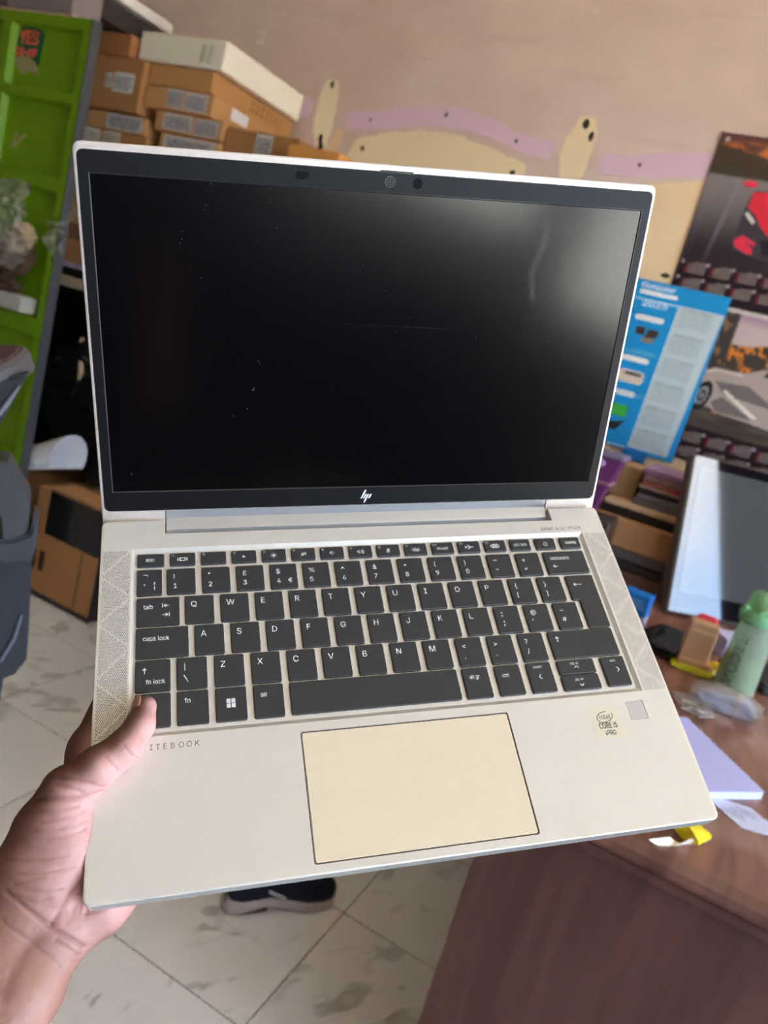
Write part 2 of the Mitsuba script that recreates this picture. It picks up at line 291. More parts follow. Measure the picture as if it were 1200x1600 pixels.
def sun(x, y, r, ray): return P(disc(x, y, r, 3), *[line([(x + ray * .62 * math.cos(a), y + ray * .62 * math.sin(a)), (x + ray * math.cos(a), y + ray * math.sin(a))], .25) for a in np.arange(8) * math.pi / 4])
fnm = lambda n: t('f%d' % n, .9, 2.2, 1.05)
cy = -4.3
icons = {1: [P(rrect(5.2, cy - 1.1, 8.6, cy + 1.1, .4).difference(rrect(5.75, cy - .6, 8.05, cy + .6, .3)), sbox(4.2, cy - 1.05, 4.7, cy + 1.05), sbox(9.1, cy - 1.05, 9.6, cy + 1.05))], 2: [],
         3: [sun(6.8, cy, .55, .8)], 4: [sun(6.8, cy, .7, 1.7)], 5: [P(*spk(5.7, cy), line([(5.4, cy - 1.4), (8.6, cy + 1.4)], .28), line([(8.7, cy - 1.0), (8.0, cy), (8.7, cy + 1.0)], .25))],
         6: [P(*spk(5.4, cy), arc(6.9, cy, 1.1, -40, 40))], 7: [P(*spk(4.9, cy), arc(6.4, cy, 1.0, -40, 40), arc(6.4, cy, 1.8, -40, 40), arc(6.4, cy, 2.5, -40, 40))],
         8: [P(rrect(6.4, cy - .3, 7.3, cy + 1.5, .4), arc(6.85, cy, .95, 180, 360), line([(6.85, cy - 1), (6.85, cy - 1.6)], .28), line([(5.6, cy - 1.4), (8.2, cy + 1.4)], .26))],
         9: [P(rrect(5.2, cy - 1.3, 8.8, cy + .3, .3).difference(sbox(5.6, cy - .95, 8.4, cy - .05)), sbox(6.2, cy - .7, 7.8, cy - .45), *[line([(7 + 1.5 * k, cy + .7), (7 + 2.1 * k, cy + 1.4)], .25) for k in (-1, 0, 1)], line([(3.9, cy - .4), (4.7, cy - .4)], .25), line([(9.3, cy - .4), (10.1, cy - .4)], .25))],
         10: [t('insert', 3.4, 5.4, 2.2, 7.0)], 11: [P(line([(4.4, cy), (9.6, cy)], .4), line([(8.2, cy), (6.2, cy + 1.5)], .35), line([(8.2, cy), (6.2, cy - 1.5)], .35), line([(5.2, cy), (4.5, cy + .9)], .3), line([(5.2, cy), (4.5, cy - .9)], .3))],
         12: [P(affinity.rotate(sbox(4.3, cy - 1, 6.3, cy + 1), 45).exterior.buffer(.17), affinity.rotate(sbox(7.3, cy - 1, 9.3, cy + 1), 45).exterior.buffer(.17), affinity.rotate(rrect(5.6, cy - 1.1, 8.0, cy + 1.1, .5), 45).exterior.buffer(.2))]}
keys = [(19.4, 33.8, *RF, [t('esc', 4.7, 5.2, 2.5, 4.7)])]
for n in range(1, 13):
    x = 36.8 + (n - 1) * 16.94; keys.append((x, x + 13.9, *RF, [fnm(n)] + icons[n]))
keys += [(240.0, 253.4, *RF, [t('prt scr', 2.6, 5.1, 2.2, 8.6)]), (256.9, 270.2, *RF, [P(arc(6.6, cy, 1.3, -235, 55, .3), line([(6.6, cy + .2), (6.6, cy + 1.7)], .3))]), (273.9, 287.2, *RF, [t('delete', 3.4, 5.0, 2.2, 7.3)])]
keys.append((19.4, 32.6, *RN, [P(line([(3.4, -3.4), (5.6, -3.4), (5.6, -4.5)], .35)), ('p', line([(3.9, -9.4), (4.4, -10.1)], .45)), ('p', unary_union([line([(9.3, -8.2), (9.3, -10)], .45), line([(9.3, -11.2), (9.3, -13)], .45)]))]))
numrow = [two('!', '1'), two('"', '2'), two('£', '3'), two('$', '4', t('€', 10.0, 12.4, 2.7)), two('%', '5'), [P(line([(3.6, -5.2), (4.5, -4.2), (5.4, -5.2)], .38)), t('6', 3.6, 12.6, 2.9)], two('&', '7'), [('p', disc(4.4, -4.8, .55)), t('8', 3.6, 12.6, 2.9)], two('(', '9'), two(')', '0'),
          [P(line([(3.6, -4.4), (6, -4.4)], .4)), P(line([(4.1, -10.9), (5.4, -10.9)], .4))], two('+', '=')]
for i, d in enumerate(numrow):
    x = 35.1 + 18.72 * i; keys.append((x, x + 15.3, *RN, d))
keys.append((259.4, 286.9, *RN, [t('backspace', 4.0, 6.0, 2.4, 12.6), arrow(7.4, -10.8, -3.0, 0)]))
keys.append((19.4, 41.6, *RQ, [t('tab', 3.6, 7.0, 2.6, 4.9), arrow(16.8, -5.2, -2.6, 0), ('p', line([(13.4, -4.1), (13.4, -6.3)], .36)), arrow(13.4, -10.8, 2.8, 0), ('p', line([(16.9, -9.7), (16.9, -11.9)], .36))]))
for i, d in enumerate([letter(c) for c in 'QWERTYUIOP'] + [two('{', '['), two('}', ']')]):
    x = 44.35 + 18.70 * i; keys.append((x, x + 15.3, *RQ, d))
keys.append((269.0, 287.1, RA[0] - .2, RQ[1], [arrow(9.0, -6.4, -5.2, 0, 1.2)], 'enter'))
keys.append((19.4, 45.9, *RA, [t('caps lock', 3.6, 7.6, 2.5, 13.2)]))
for i, d in enumerate([letter(c) for c in 'ASDFGHJKL'] + [[('p', disc(4.4, -4.4, .45)), ('p', disc(4.4, -6.4, .45)), ('p', disc(4.6, -10.2, .45)), ('p', line([(4.7, -12.0), (4.3, -13.0)], .5))], two('@', "'"), two('~', '#')]):
    x = 48.95 + 18.70 * i; keys.append((x, x + 15.2, *RA, d, 'bump' if i in (3, 6) else None))
keys.append((19.4, 36.6, *RZ, [arrow(4.6, -7.6, 0, 3.0), t('fn lock', 5.2, 13.3, 2.4, 9.4)]))
for i, d in enumerate([[('p', line([(4.1, -3.4), (4.1, -7.4)], .35)), ('p', line([(3.6, -9.8), (5.6, -13.4)], .38))]] + [letter(c) for c in 'ZXCVBNM'] + [two('<', ','), two('>', '.'), two('?', '/')]):
    x = 39.55 + 18.75 * i; keys.append((x, x + 15.2, *RZ, d))
keys.append((245.7, 286.6, *RZ, [arrow(5.0, -6.8, 0, 3.2)]))
keys.append((19.4, 36.6, *RB, [t('ctrl', 4.0, 7.0, 2.4)]))
keys.append((39.5, 54.9, *RB, [t('fn', 3.8, 6.4, 2.4, 2.8)]))
wl = [Polygon([(5.4 + a, -(6.2 + b)), (5.4 + a + 2.0, -(6.2 + b) + .15), (5.4 + a + 2.0, -(6.2 + b) - 2.2), (5.4 + a, -(6.2 + b) - 2.1)]) for a in (0, 2.4) for b in (0, 2.6)]
keys.append((58.2, 73.6, *RB, [P(*wl)])); keys.append((77.1, 92.3, *RB, [t('alt', 3.6, 6.6, 2.4, 3.2)]))
keys.append((95.6, 186.4, RB[0] + .2, RB[1], []))
keys += [(189.4, 204.3, *RB, [t('alt gr', 3.6, 6.6, 2.4, 5.8)]), (208.2, 223.0, *RB, [t('ctrl', 3.8, 7.2, 2.4, 3.9)]), (227.0, 241.7, *RB, [t('home', 4.1, 3.4, 1.45, 5.0), chev(6.0, -8.6, -1, 0, 1.4)]),
         (245.7, 268.2, 85.2, 93.8, [t('pg up', 8.0, 2.9, 1.45, 4.9), chev(11.0, -3.9, 0, 1, 1.2)]), (245.7, 268.2, 75.6, 84.6, [t('pg dn', 8.0, 3.4, 1.45, 4.9), chev(11.0, -6.8, 0, -1, 1.2)]),
         (272.6, 287.2, *RB, [t('end', 5.6, 3.2, 1.45, 3.2), chev(9.6, -8.0, 1, 0, 1.4)])]
for spec in keys:
    x0, x1, y0, y1, draw = spec[:5]; mode = spec[5] if len(spec) > 5 else None
    if mode == 'enter':
        low = rrect(273.3, y0, x1, y1 - .01, .9); up = rrect(x0, RQ[0], x1, y1, .9); L = up.union(low)
        km = trimesh.util.concatenate([pillow(up, -1.45, 0, .35), pillow(rrect(273.3, y0, x1, RQ[0] + 4, .9), -1.45, -0.0005, .35)])
    else: km = pillow(rrect(x0, y0, x1, y1, .9, 3), -1.45, 0, .35)
    k = lpart('key', km, 'mat_satin', (54, 54, 56))
    g = []
    for c in draw:
        if c[0] == 't':
            _, s, x, y, h, w = c
            g.append(text(s, x0 + x, y1 - y, h * 1.02, w, depth=.03))
        else: g.append(extrude(affinity.translate(c[1], x0, y1), 0, .03))
    if g: part(k, 'legend', g, 'mat_matte', (238, 238, 236), frame=LMM)
    if mode == 'bump': part(k, 'ridge', bbox(x0 + 5.4, x0 + 9.8, y0 + 2.2, y0 + 2.7, -.1, .18, .1), 'mat_satin', (34, 34, 36), frame=LMM)
# hinge barrel and lid
prof = [(205.6, 2.6), (203.4, -2.3), (197.6, -3.3), (196.2, -3.9), (193.4, -7.4), (192.6, -9.6), (205, -9.6), (210, 2.6)]
hg = extrude(Polygon(prof), 35.0, 273.0); hg.apply_transform(np.array([[0, 0, 1, 0], [1, 0, 0, 0], [0, 1, 0, 0], [0, 0, 0, 1.0]]))
lpart('hinge', hg, 'mat_hinge', (206, 210, 216), smooth=15, label='long silver hinge barrel')
def lidlayer(spec):
    P = []
    for w, ins in spec:
        for x, y in np.array(rrect(ins, -21.5, W - ins, 179.2 - ins, 4.2, 6).union(sbox(ins, -21.5, W - ins, 0)).exterior.coords)[:-1]: P.append((x, y, w))
    return hull(P)
shell = lidlayer([(.1, .9), (-.15, .3), (-.6, 0), (-4.2, 0), (-5.8, 2.5)])
shell -= m3.Manifold.extrude(xs(rrect(1.45, -12.1, 306.1, 175.8, 3.2, 6)), 5).translate([0, 0, -1.4])
shell -= m3.Manifold.cube([239.0, 18, 12]).translate([34.5, -30.2, -9])
lid = lpart('lid', shell, 'mat_alu', (222, 209, 198), LID, smooth=28, label='thin silver lid rim')
bz = rrect(1.75, -11.9, 305.8, 175.5, 3.0, 6)
holeS = sbox(6.9, 0, 300.7, 165.2)
lens = [(154.0, 171.05, 2.75), (168.8, 171.1, 2.65)]
bm = m3.Manifold.extrude(xs(bz), 1.2).translate([0, 0, -1.3])
bev = hull([(x, y, -.75) for x in (6.9, 300.7) for y in (0, 165.2)] + [(x, y, .3) for x in (6.9 - .75, 300.7 + .75) for y in (-.75, 165.95)])
bm -= m3.Manifold.cube([295.2, 166.6, 3]).translate([6.2, -.7, -2])
gk = m3.Manifold.cube([295.2, 166.6, .74]).translate([6.2, -.7, -.78]) - bev
bm -= m3.Manifold.cylinder(3, .5, .5, 12).translate([119.1, 171.1, -.6]); bm -= m3.Manifold.cylinder(3, .5, .5, 12).translate([188.8, 171.1, -.6])
part(lid, 'bezel', bm, 'mat_bezel', (16, 16, 18), frame=LID, smooth=20, label='black screen bezel')
part(lid, 'screen_gasket', gk, 'mat_gloss', (46, 46, 48), frame=LID)
def screen_color(p, n, uv):
    x, y = uv.x, uv.y
    sm = (1 - smoothstep(0.0, 0.012, dr.abs(x - 0.80 - 0.03 * (y - 0.6) - 0.02 * (noise(y * 9.0) - .5)))) * smoothstep(0.66, 0.72, y) * (1 - smoothstep(0.9, 0.97, y)) * (0.4 + 0.6 * noise(x * 160, y * 50))
    sc = (1 - smoothstep(0.0, 0.0016, dr.abs(y - 0.585 - 0.035 * (0.55 - x)))) * smoothstep(0.40, 0.44, x) * (1 - smoothstep(0.60, 0.72, x)) * noise(x * 90, 3.0)
    du = smoothstep(0.965, 0.985, noise(x * 260, y * 150)) * smoothstep(0.5, 0.8, noise(x * 21, y * 13))
    return mix((0.0015, 0.0015, 0.0022), (0.20, 0.19, 0.18), dr.minimum(sm * 0.2 + sc * 0.16 + du * 0.5, 1.0))
scene['mat_screen'] = principled(0.16, 0.55, color=proc(screen_color))
sp = np.array([(6.9, 0, -.74), (300.7, 0, -.74), (300.7, 165.2, -.74), (6.9, 165.2, -.74)])
part(lid, 'screen', trimesh.Trimesh(sp, [[0, 1, 2], [0, 2, 3]], process=False), 'mat_screen', frame=LID, uv=np.array([(0, 0), (1, 0), (1, 1), (0, 1.0)]), label='switched-off black display with smudges')
part(lid, 'screen_seal', extrude(rrect(1.5, -12.05, 306.05, 175.75, 3.15, 6).difference(rrect(1.8, -11.85, 305.75, 175.45, 2.95, 6)), -1.2, -.25), 'mat_gloss', (70, 70, 72), frame=LID)
cam_ = trimesh.util.concatenate([extrude(ring(154.0, 171.05, 2.75, .45), -.1, .05), extrude(ring(154.0, 171.05, 1.55, .3), -.1, .03), extrude(disc(154, 171.05, .5), -.1, .03)])
part(lid, 'camera', cam_, 'mat_gloss', (78, 78, 80), frame=LID, label='round webcam lens ring')
part(lid, 'camera', extrude(disc(168.8, 171.1, 2.65, 8), -.2, .02), 'mat_matte', (3, 3, 3), frame=LID, label='round black infrared lens')
part(lid, 'camera_shutter', extrude(rrect(104.9, 169.3, 111.9, 173.0, 1.8, 6), -.2, .03), 'mat_matte', (6, 6, 6), frame=LID, label='small black oval sensor window')
part(lid, 'shutter_slot', extrude(rrect(148.5, 175.2, 166.0, 176.4, .4), -.2, .14), 'mat_gloss', (12, 12, 12), frame=LID)
def px_logo(pts):  # strokes of the slanted mark, lid millimetres
    return [(153.0 + (a - 560) / 43.0, -6.4 - (b - 445) / 43.0) for a, b in pts]
lg = unary_union([Polygon(px_logo(q)) for q in ([(415, 505), (457, 505), (565, 268), (522, 268)], [(482, 505), (524, 505), (575, 388), (533, 388)], [(497, 622), (540, 622), (640, 388), (598, 388)], [(618, 505), (660, 505), (710, 388), (668, 388)])])
part(lid, 'logo', extrude(lg, -.1, .03), 'mat_satin', (245, 245, 245), frame=LID, label='small white slanted-stroke logo')

# ------------------------------------------------------------------ the hand that holds it (laptop millimetres)
def seg_sdf(p, a, b, ra, rb):
    a, b = np.asarray(a, float), np.asarray(b, float); ab = b - a
    s = np.clip((p - a) @ ab / (ab @ ab), 0, 1)
    return np.linalg.norm(p - a - s[:, None] * ab, axis=1) - (ra + s * (rb - ra))
def smin(a, b, k):
    h = np.clip(.5 + .5 * (b - a) / k, 0, 1); return b + (a - b) * h - k * h * (1 - h)
def chain(p, pts, k=3.0):
    d = None
    for (a, ra), (b, rb) in zip(pts[:-1], pts[1:]):
        e = seg_sdf(p, a, b, ra, rb); d = e if d is None else smin(d, e, k)
    return d
THUMB = [((-16, 36, -8), 14.0), ((-8.6, 48.5, 2.0), 11.2), ((4.5, 56.6, 7.0), 9.0), ((15.8, 64.4, 7.6), 7.9), ((22.6, 75.2, 6.3), 6.5), ((24.8, 84.6, 5.4), 5.5)]
THENAR = [((-9.0, 36, -3.5), 12.4), ((-9.0, 26, -9), 12.6), ((-15, 15, -14), 13.6), ((-24, 6, -19), 13.8)]
THENAR2 = [((-19, 36, -8), 12.6), ((-25, 22, -13), 13), ((-29, 8, -19), 13.6)]
PALM = [[((-20, 8, -24), 15), ((12, 40, -27), 13.5)], [((3, 4, -24.5), 11.0), ((40, 46, -26), 11.5)], [((-10, -2, -24), 12.6), ((3, 4, -24.5), 11.0)], [((6, 6, -24.5), 10.6), ((9, 9, -24.5), 10.6)], [((-6, 50, -22), 12), ((-1.5, 77, -25), 12.0)],
        [((8, 45, -27), 13), ((16, 76, -26), 11)], [((20, 40, -27), 13), ((30, 64, -26), 10.5)], [((-1, 77, -25), 11.5), ((30, 64, -26), 10.5)], [((30, 64, -26), 10.5), ((41, 50, -25), 9.8)]]
ARM = [[((-25, 1, -22), 14), ((-37, -15, -24), 15), ((-70, -56, -29), 20), ((-140, -150, -40), 30), ((-166, -196, -44), 31)], [((-12, -5, -24), 12.4), ((-25, -25, -25), 14.2), ((-54, -66, -30), 20), ((-124, -160, -40), 30), ((-158, -203, -44), 31)]]
FINGERS = [[((-1.5, 77, -25), 11.6), ((11.5, 115, -23.5), 9.0), ((21, 136, -20.5), 7.8), ((27, 153, -19.2), 6.8)], [((16, 76, -26), 11), ((38, 114, -24), 9.0), ((50, 137, -21), 7.9), ((58, 153, -19.5), 7.0)],
           [((30, 64, -26), 10.4), ((58, 97, -23.8), 8.6), ((71, 117, -20.5), 7.5), ((79, 131, -19), 6.7)], [((41, 50, -25), 9.6), ((66, 74, -22.8), 7.5), ((77, 87, -19.5), 6.6), ((84, 96, -18.3), 6.0)]]
def hand_sdf(p):
    palm = chain(p, THENAR, 8); palm = smin(palm, chain(p, THENAR2, 8), 9)
    for q in PALM: palm = smin(palm, chain(p, q), 7)
    for q in ARM: palm = smin(palm, chain(p, q, 8), 8)
    d = smin(palm, chain(p, THUMB, 3.5), 7)
    for q in FINGERS: d = smin(d, chain(p, q, 3), 2.2)
    # flesh flattens where it meets the laptop
    q = np.abs(p - np.array([153.8, 100.2, -5.9])) - np.array([153.8, 100.2, 5.9])
    lapd = np.linalg.norm(np.maximum(q, 0), axis=1) + np.minimum(q.max(1), 0)
    return -smin(-d, lapd - .12, 1.2)
def hand_mesh():
    lo, hi, h = np.array([-240., -285., -92.]), np.array([100., 172., 24.]), 3.0
    n = np.ceil((hi - lo) / h).astype(int) + 1
    g = np.stack(np.meshgrid(*[lo[i] + h * np.arange(n[i]) for i in range(3)], indexing='ij'), -1).reshape(-1, 3)
    G = np.concatenate([hand_sdf(c) for c in np.array_split(g, 12)])
    n1, n2 = int(n[1] * n[2]), int(n[2]); L = G.tolist(); nx, ny, nz = (int(v) for v in n); lx, ly, lz = lo.tolist()
    def f(x, y, z):
        x = (x - lx) / 3.0; y = (y - ly) / 3.0; z = (z - lz) / 3.0
        i = min(max(int(x), 0), nx - 2); j = min(max(int(y), 0), ny - 2); k = min(max(int(z), 0), nz - 2)
        a = i * n1 + j * n2 + k; x -= i; y -= j; z -= k
        c00 = L[a] + (L[a + n1] - L[a]) * x; c10 = L[a + n2] + (L[a + n1 + n2] - L[a + n2]) * x
        c01 = L[a + 1] + (L[a + n1 + 1] - L[a + 1]) * x; c11 = L[a + n2 + 1] + (L[a + n1 + n2 + 1] - L[a + n2 + 1]) * x
        c0 = c00 + (c10 - c00) * y; c1 = c01 + (c11 - c01) * y
        return -(c0 + (c1 - c0) * z)
    m = m3.Manifold.level_set(f, [*(lo + 3).tolist(), *(hi - 3).tolist()], 3.4, 0.0)
    m = tri(m); m = max(trimesh.Trimesh(m.vertices, m.faces).split(only_watertight=False), key=lambda q: len(q.faces))
    v, fc = np.array(m.vertices), np.array(m.faces)
    def project(v, it):
        for _ in range(it):
            e = .25; d = hand_sdf(v)
            gr = np.stack([hand_sdf(v + e * ax) - hand_sdf(v - e * ax) for ax in np.eye(3)], 1) / (2 * e)
            v = v - .8 * d[:, None] * gr / np.maximum((gr ** 2).sum(1), .3)[:, None]
        return v
    v = project(v, 2)
    for _ in range(2):
        v, fc = trimesh.remesh.subdivide(v, fc); v = project(v, 1)
    mm = trimesh.Trimesh(v, fc, process=True); trimesh.smoothing.filter_taubin(mm, lamb=.5, nu=.52, iterations=8)
    return mm
CREASES = [([(7.2, 46.6, 5.0), (2.1, 44.2, 8.7), (-2.7, 42.8, 11.4), (-9.9, 42.6, 12.7), (-17.7, 44.2, 10.0), (-21.8, 45.6, 6.0)], 1.1, 1.3), ([(7.5, 47.0, 8.3), (3.0, 47.7, 12.7), (-2.7, 49.5, 14.2), (-9.1, 51.2, 13.9), (-16.1, 53.2, 10.3)], 0.8, 1.0), ([(0.5, 43.9, 10.0), (-2.7, 45.5, 12.8), (-7.2, 47.1, 14.0), (-11.8, 48.6, 13.6)], 0.6, 0.9), ([(22.5, 58.7, 8.5), (19.8, 58.9, 13.2), (18.1, 60.6, 15.2), (16.6, 62.3, 16.1)], 0.5, 0.8), ([(12.8, 59.5, -14.3), (13.8, 53.5, 11.4), (11.1, 55.6, 15.1), (9.3, 57.9, 16.2)], 0.5, 0.8), ([(4.5, 79.0, -12.6), (10.8, 64.4, 15.6), (12.7, 62.7, 16.2)], 0.4, 0.8), ([(10.4, 69.1, 13.0), (13.9, 64.5, 16.3)], 0.4, 0.8), ([(5.4, 65.8, 12.6), (10.3, 62.1, 15.8)], 0.35, 0.8), ([(-26.3, 40.5, 3.8), (-17.3, 38.9, 9.7), (-7.0, 38.5, 11.0), (-2.2, 39.5, 9.3)], 0.35, 0.9), ([(-17.6, 34.2, 8.9), (-9.1, 34.4, 9.9), (-0.6, 37.7, 7.2)], 0.35, 0.9), ([(-20.4, 31.6, 7.2), (-8.5, 30.9, 8.6), (0.5, 34.0, 5.0)], 0.35, 0.9), ([(-15.1, 27.2, 7.1), (-6.8, 27.9, 7.2), (0.5, 31.1, 4.0)], 0.3, 0.9), ([(-31.7, 23.1, 0.6), (-22.2, 20.6, 3.8), (-13.8, 19.9, 4.6), (-6.2, 20.4, 4.2)], 0.35, 0.9), ([(-26.5, 16.6, 2.1), (-16.4, 14.8, 3.1), (-9.4, 15.6, 2.8), (-4.1, 16.0, 1.2)], 0.35, 0.9), ([(-27.4, 12.7, 0.6), (-21.8, 12.5, 1.9), (-15.3, 13.4, 2.6)], 0.3, 0.9), ([(-22.9, 10.1, 0.8), (-14.7, 8.1, 0.3), (-8.4, 8.5, -1.2)], 0.35, 0.9), ([(-26.2, 8.5, -0.6), (-19.0, 5.0, -1.4), (-13.1, 5.3, -1.7)], 0.3, 0.9), ([(-1.3, 11.8, -4.7), (-4.9, 7.5, -4.5), (-8.1, 3.3, -6.1), (-11.3, -1.3, -7.5), (-12.7, -2.8, -7.6)], 0.8, 1.6), ([(-30.8, 10.9, -1.5), (-25.6, 6.4, -1.4), (-18.0, -0.3, -4.9), (-11.2, -5.4, -8.7), (-4.8, -9.4, -12.3), (-0.9, -11.8, -17.5)], 1.0, 1.1), ([(-32.3, 1.6, -4.7), (-29.1, -1.9, -5.0), (-24.3, -5.5, -6.5), (-18.4, -10.5, -9.1), (-13.6, -14.0, -10.9), (-9.0, -18.2, -15.0)], 0.35, 0.9), ([(-11.1, -8.9, -9.8), (-6.9, -11.7, -12.5), (-3.1, -14.5, -18.2)], 0.5, 0.9), ([(-17.7, -7.9, -8.5), (-21.5, -11.2, -8.7), (-25.4, -18.7, -8.2), (-28.8, -26.0, -8.3)], 0.55, 3.2), ([(-13.3, 50.9, 12.9), (-18.2, 49.6, 9.3), (-21.8, 48.6, 4.3)], 0.3, 1.0)]   # (points, depth, width)
def build_hand():
    m = hand_mesh(); v = np.array(m.vertices); nrm = np.array(m.vertex_normals)
    dark = np.zeros(len(v)); disp = np.zeros(len(v))
    for pts, dep, wid in CREASES:
        pts = np.asarray(pts, float); dd = np.full(len(v), 1e9)
        near = np.where(((v > pts.min(0) - 6) & (v < pts.max(0) + 6)).all(1))[0]
        for a, b in zip(pts[:-1], pts[1:]): dd[near] = np.minimum(dd[near], seg_sdf(v[near], a, b, 0, 0))
        w = np.exp(-(dd / wid) ** 2); disp -= .75 * dep * w; dark = np.maximum(dark, np.exp(-(dd / (wid * .75)) ** 2) * min(1, dep * 1.6))
    disp += (meshkit.fbm(v / 5.0, 3, 3) - .5) * .35
    v2 = v + nrm * disp[:, None]
    # pigment: pale palm, darker back of the hand and forearm
    wrist = 1 / (1 + np.exp(-((v @ np.array([.62, .78, 0])) + 12) / 5.5))
    palmar = 1 / (1 + np.exp(-(nrm @ np.array([.62, -.22, .75]) - .62) / .13))
    tw = np.clip((chain(v, THENAR2) - chain(v, THUMB[2:])) / 12 + .3, 0, 1) * (v[:, 2] > -3)
    tpal = 1 / (1 + np.exp(-(nrm @ np.array([.80, -.58, .12]) - .26) / .17))
    palmar = palmar * (1 - tw) + tpal * tw
    back, palm, arm = lin((96, 60, 46)), lin((210, 158, 150)), lin((172, 126, 112))
    n1 = meshkit.fbm(v / 9.0, 4, 11)[:, None]; n2 = meshkit.fbm(v / 2.2, 3, 17)[:, None]
    pw = (palmar * (.25 + .75 * wrist))[:, None]
    col = back * (1 - pw) + palm * pw
    av = (1 - wrist)[:, None] * (1 / (1 + np.exp(-(nrm[:, 2:3] - .1) / .2)))
    col = col * (1 - av) + arm * av
    col = col * (.88 + .24 * n1) * (.94 + .12 * n2)
    col = col * (1 - .34 * dark[:, None] * np.array([.8, 1, 1.05]))
    mm = trimesh.Trimesh(v2, m.faces, process=False)
    return mm, np.clip(col, 0, 1)
scene['mat_skin'] = {'type': 'bumpmap', 'arbitrary': proc(lambda p, n, uv: (fbm(p.x * 900, p.y * 900, p.z * 900, 3) + noise(p.x * 2600, p.y * 2600, p.z * 2600) * .5) * .00022, eps=2e-4), 'scale': 1.0, 'b': principled(0.42, 0.45)}
person = thing('person', 'bare left forearm and hand gripping the near left corner of the laptop', 'person')
hm, hc = build_hand()
part(person, 'arm', hm, 'mat_skin', smooth=True, vcol=hc, frame=LMM)
nb = trimesh.creation.icosphere(subdivisions=3); nb.apply_scale([1.1, 5.6, 3.7])
nb.apply_transform(trimesh.transformations.rotation_matrix(math.radians(36), [0, 1, 0])); nb.apply_transform(trimesh.transformations.rotation_matrix(math.radians(-12), [0, 0, 1])); nb.apply_translation([20.7, 84.6, 8.1])
part(person, 'fingernail', nb, 'mat_satin', (176, 122, 106), smooth=True, frame=LMM, label='pale thumb nail')

def body(groups): return [spheres_hull([c for c, _ in g], [r for _, r in g], 2) for g in groups]
# the rest of the person sits behind the camera
ELB, SHL, SHR = (-.178, -.002, .868), (-.235, -.31, 1.09), (.16, -.36, 1.09)
part(person, 'shirt', trimesh.boolean.union([*body([[((-.14, -.36, 1.08), .085), ((.08, -.38, 1.08), .085), ((-.13, -.40, .62), .11), ((.08, -.41, .62), .11)], [(SHL, .07), (ELB, .052)], [((-.14, -.36, 1.08), .085), (SHL, .07)], [((.08, -.38, 1.08), .085), (SHR, .07)], [(SHR, .07), ((.24, -.22, .86), .052)], [((-.03, -.37, 1.14), .075), ((-.03, -.36, 1.17), .06)]])], engine='manifold'), 'mat_matte', (26, 26, 32), smooth=40, label='dark shirt')
part(person, 'forearm', spheres_hull([(.24, -.22, .86), (.14, -.16, 1.12)], [.045, .03]), 'mat_matte', (140, 96, 78), smooth=True)
part(person, 'head', trimesh.boolean.union(body([[((-.03, -.36, 1.16), .055), ((-.03, -.35, 1.25), .055)], [((-.03, -.345, 1.37), .088), ((-.03, -.32, 1.30), .065)], [((-.03, -.255, 1.335), .012), ((-.03, -.26, 1.305), .016)], [((-.118, -.345, 1.33), .02), ((-.118, -.345, 1.35), .02)], [((.058, -.345, 1.33), .02), ((.058, -.345, 1.35), .02)]]), engine='manifold'), 'mat_matte', (120, 80, 62), smooth=40)
part(person, 'hair', spheres_hull([(-.03, -.375, 1.40), (-.03, -.39, 1.36)], [.085, .08]), 'mat_matte', (22, 18, 17), smooth=True)
part(person, 'trousers', trimesh.boolean.union(body([[((-.12, -.40, .56), .12), ((.07, -.41, .56), .12)], [((-.13, -.38, .54), .10), ((-.17, .02, .52), .068)], [((-.17, .02, .52), .066), ((-.17, -.02, .10), .05)], [((.08, -.39, .54), .10), ((.12, .0, .52), .068)], [((.12, .0, .52), .066), ((.12, -.04, .10), .05)]]), engine='manifold'), 'mat_matte', (34, 36, 46), smooth=40)
for x in (-.17, .12): part(person, 'shoe', spheres_hull([(x, -.05, .045), (x, .14, .035)], [.045, .034]), 'mat_matte', (30, 30, 32), smooth=True)
k = thing('stool', 'plain wooden stool under the seated person behind the camera', 'stool')
part(k, 'seat', bbox(-.22, .17, -.60, -.24, .40, .435, .008), 'mat_satin', (120, 90, 66))
for x in (-.20, .12):
    for y in (-.58, -.29): part(k, 'leg', bbox(x, x + .035, y, y + .035, 0, .40), 'mat_satin', (110, 82, 60))

# ------------------------------------------------------------------ desk and bench
def wood(c0, c1, c2, horiz):
    def f(p, n, uv):
        a, b = (p.x, p.y) if horiz else (p.x, p.z)
        g = fbm(a * 22 + fbm(b * 2, a * 3) * 1.5, b * 2.2, 1.5, 4); s = fbm(a * 3, b * 3, 4.0, 3); w = smoothstep(0.6, 0.78, fbm(a * 14, b * 5 + 3, 7.0, 3))
        return mix(mix(c0, c1, smoothstep(0.3, 0.7, g)), c2, w * 0.55 * smoothstep(0.35, 0.6, s))
    return f
scene['mat_desk'] = principled(0.38, 0.5, color=proc(wood((0.125, 0.05, 0.036), (0.255, 0.118, 0.085), (0.43, 0.30, 0.255), True)))
scene['mat_panel'] = principled(0.42, 0.45, color=proc(wood((0.088, 0.034, 0.026), (0.135, 0.055, 0.042), (0.20, 0.12, 0.10), False)))
desk = thing('desk', 'dark reddish-brown wooden desk with a worn top', 'desk')
tp = bbox(-.205, 1.5, 1.048, 1.985, .715, .75, .012)
part(desk, 'top', tp, 'mat_desk', smooth=30)
part(desk, 'edge_trim', bbox(-.2, 1.495, 1.058, 1.08, .697, .716, .004), 'mat_panel')
part(desk, 'front_panel', bbox(-.173, 1.46, 1.078, 1.096, .0, .7, .002), 'mat_panel', label='plain dark brown front panel')
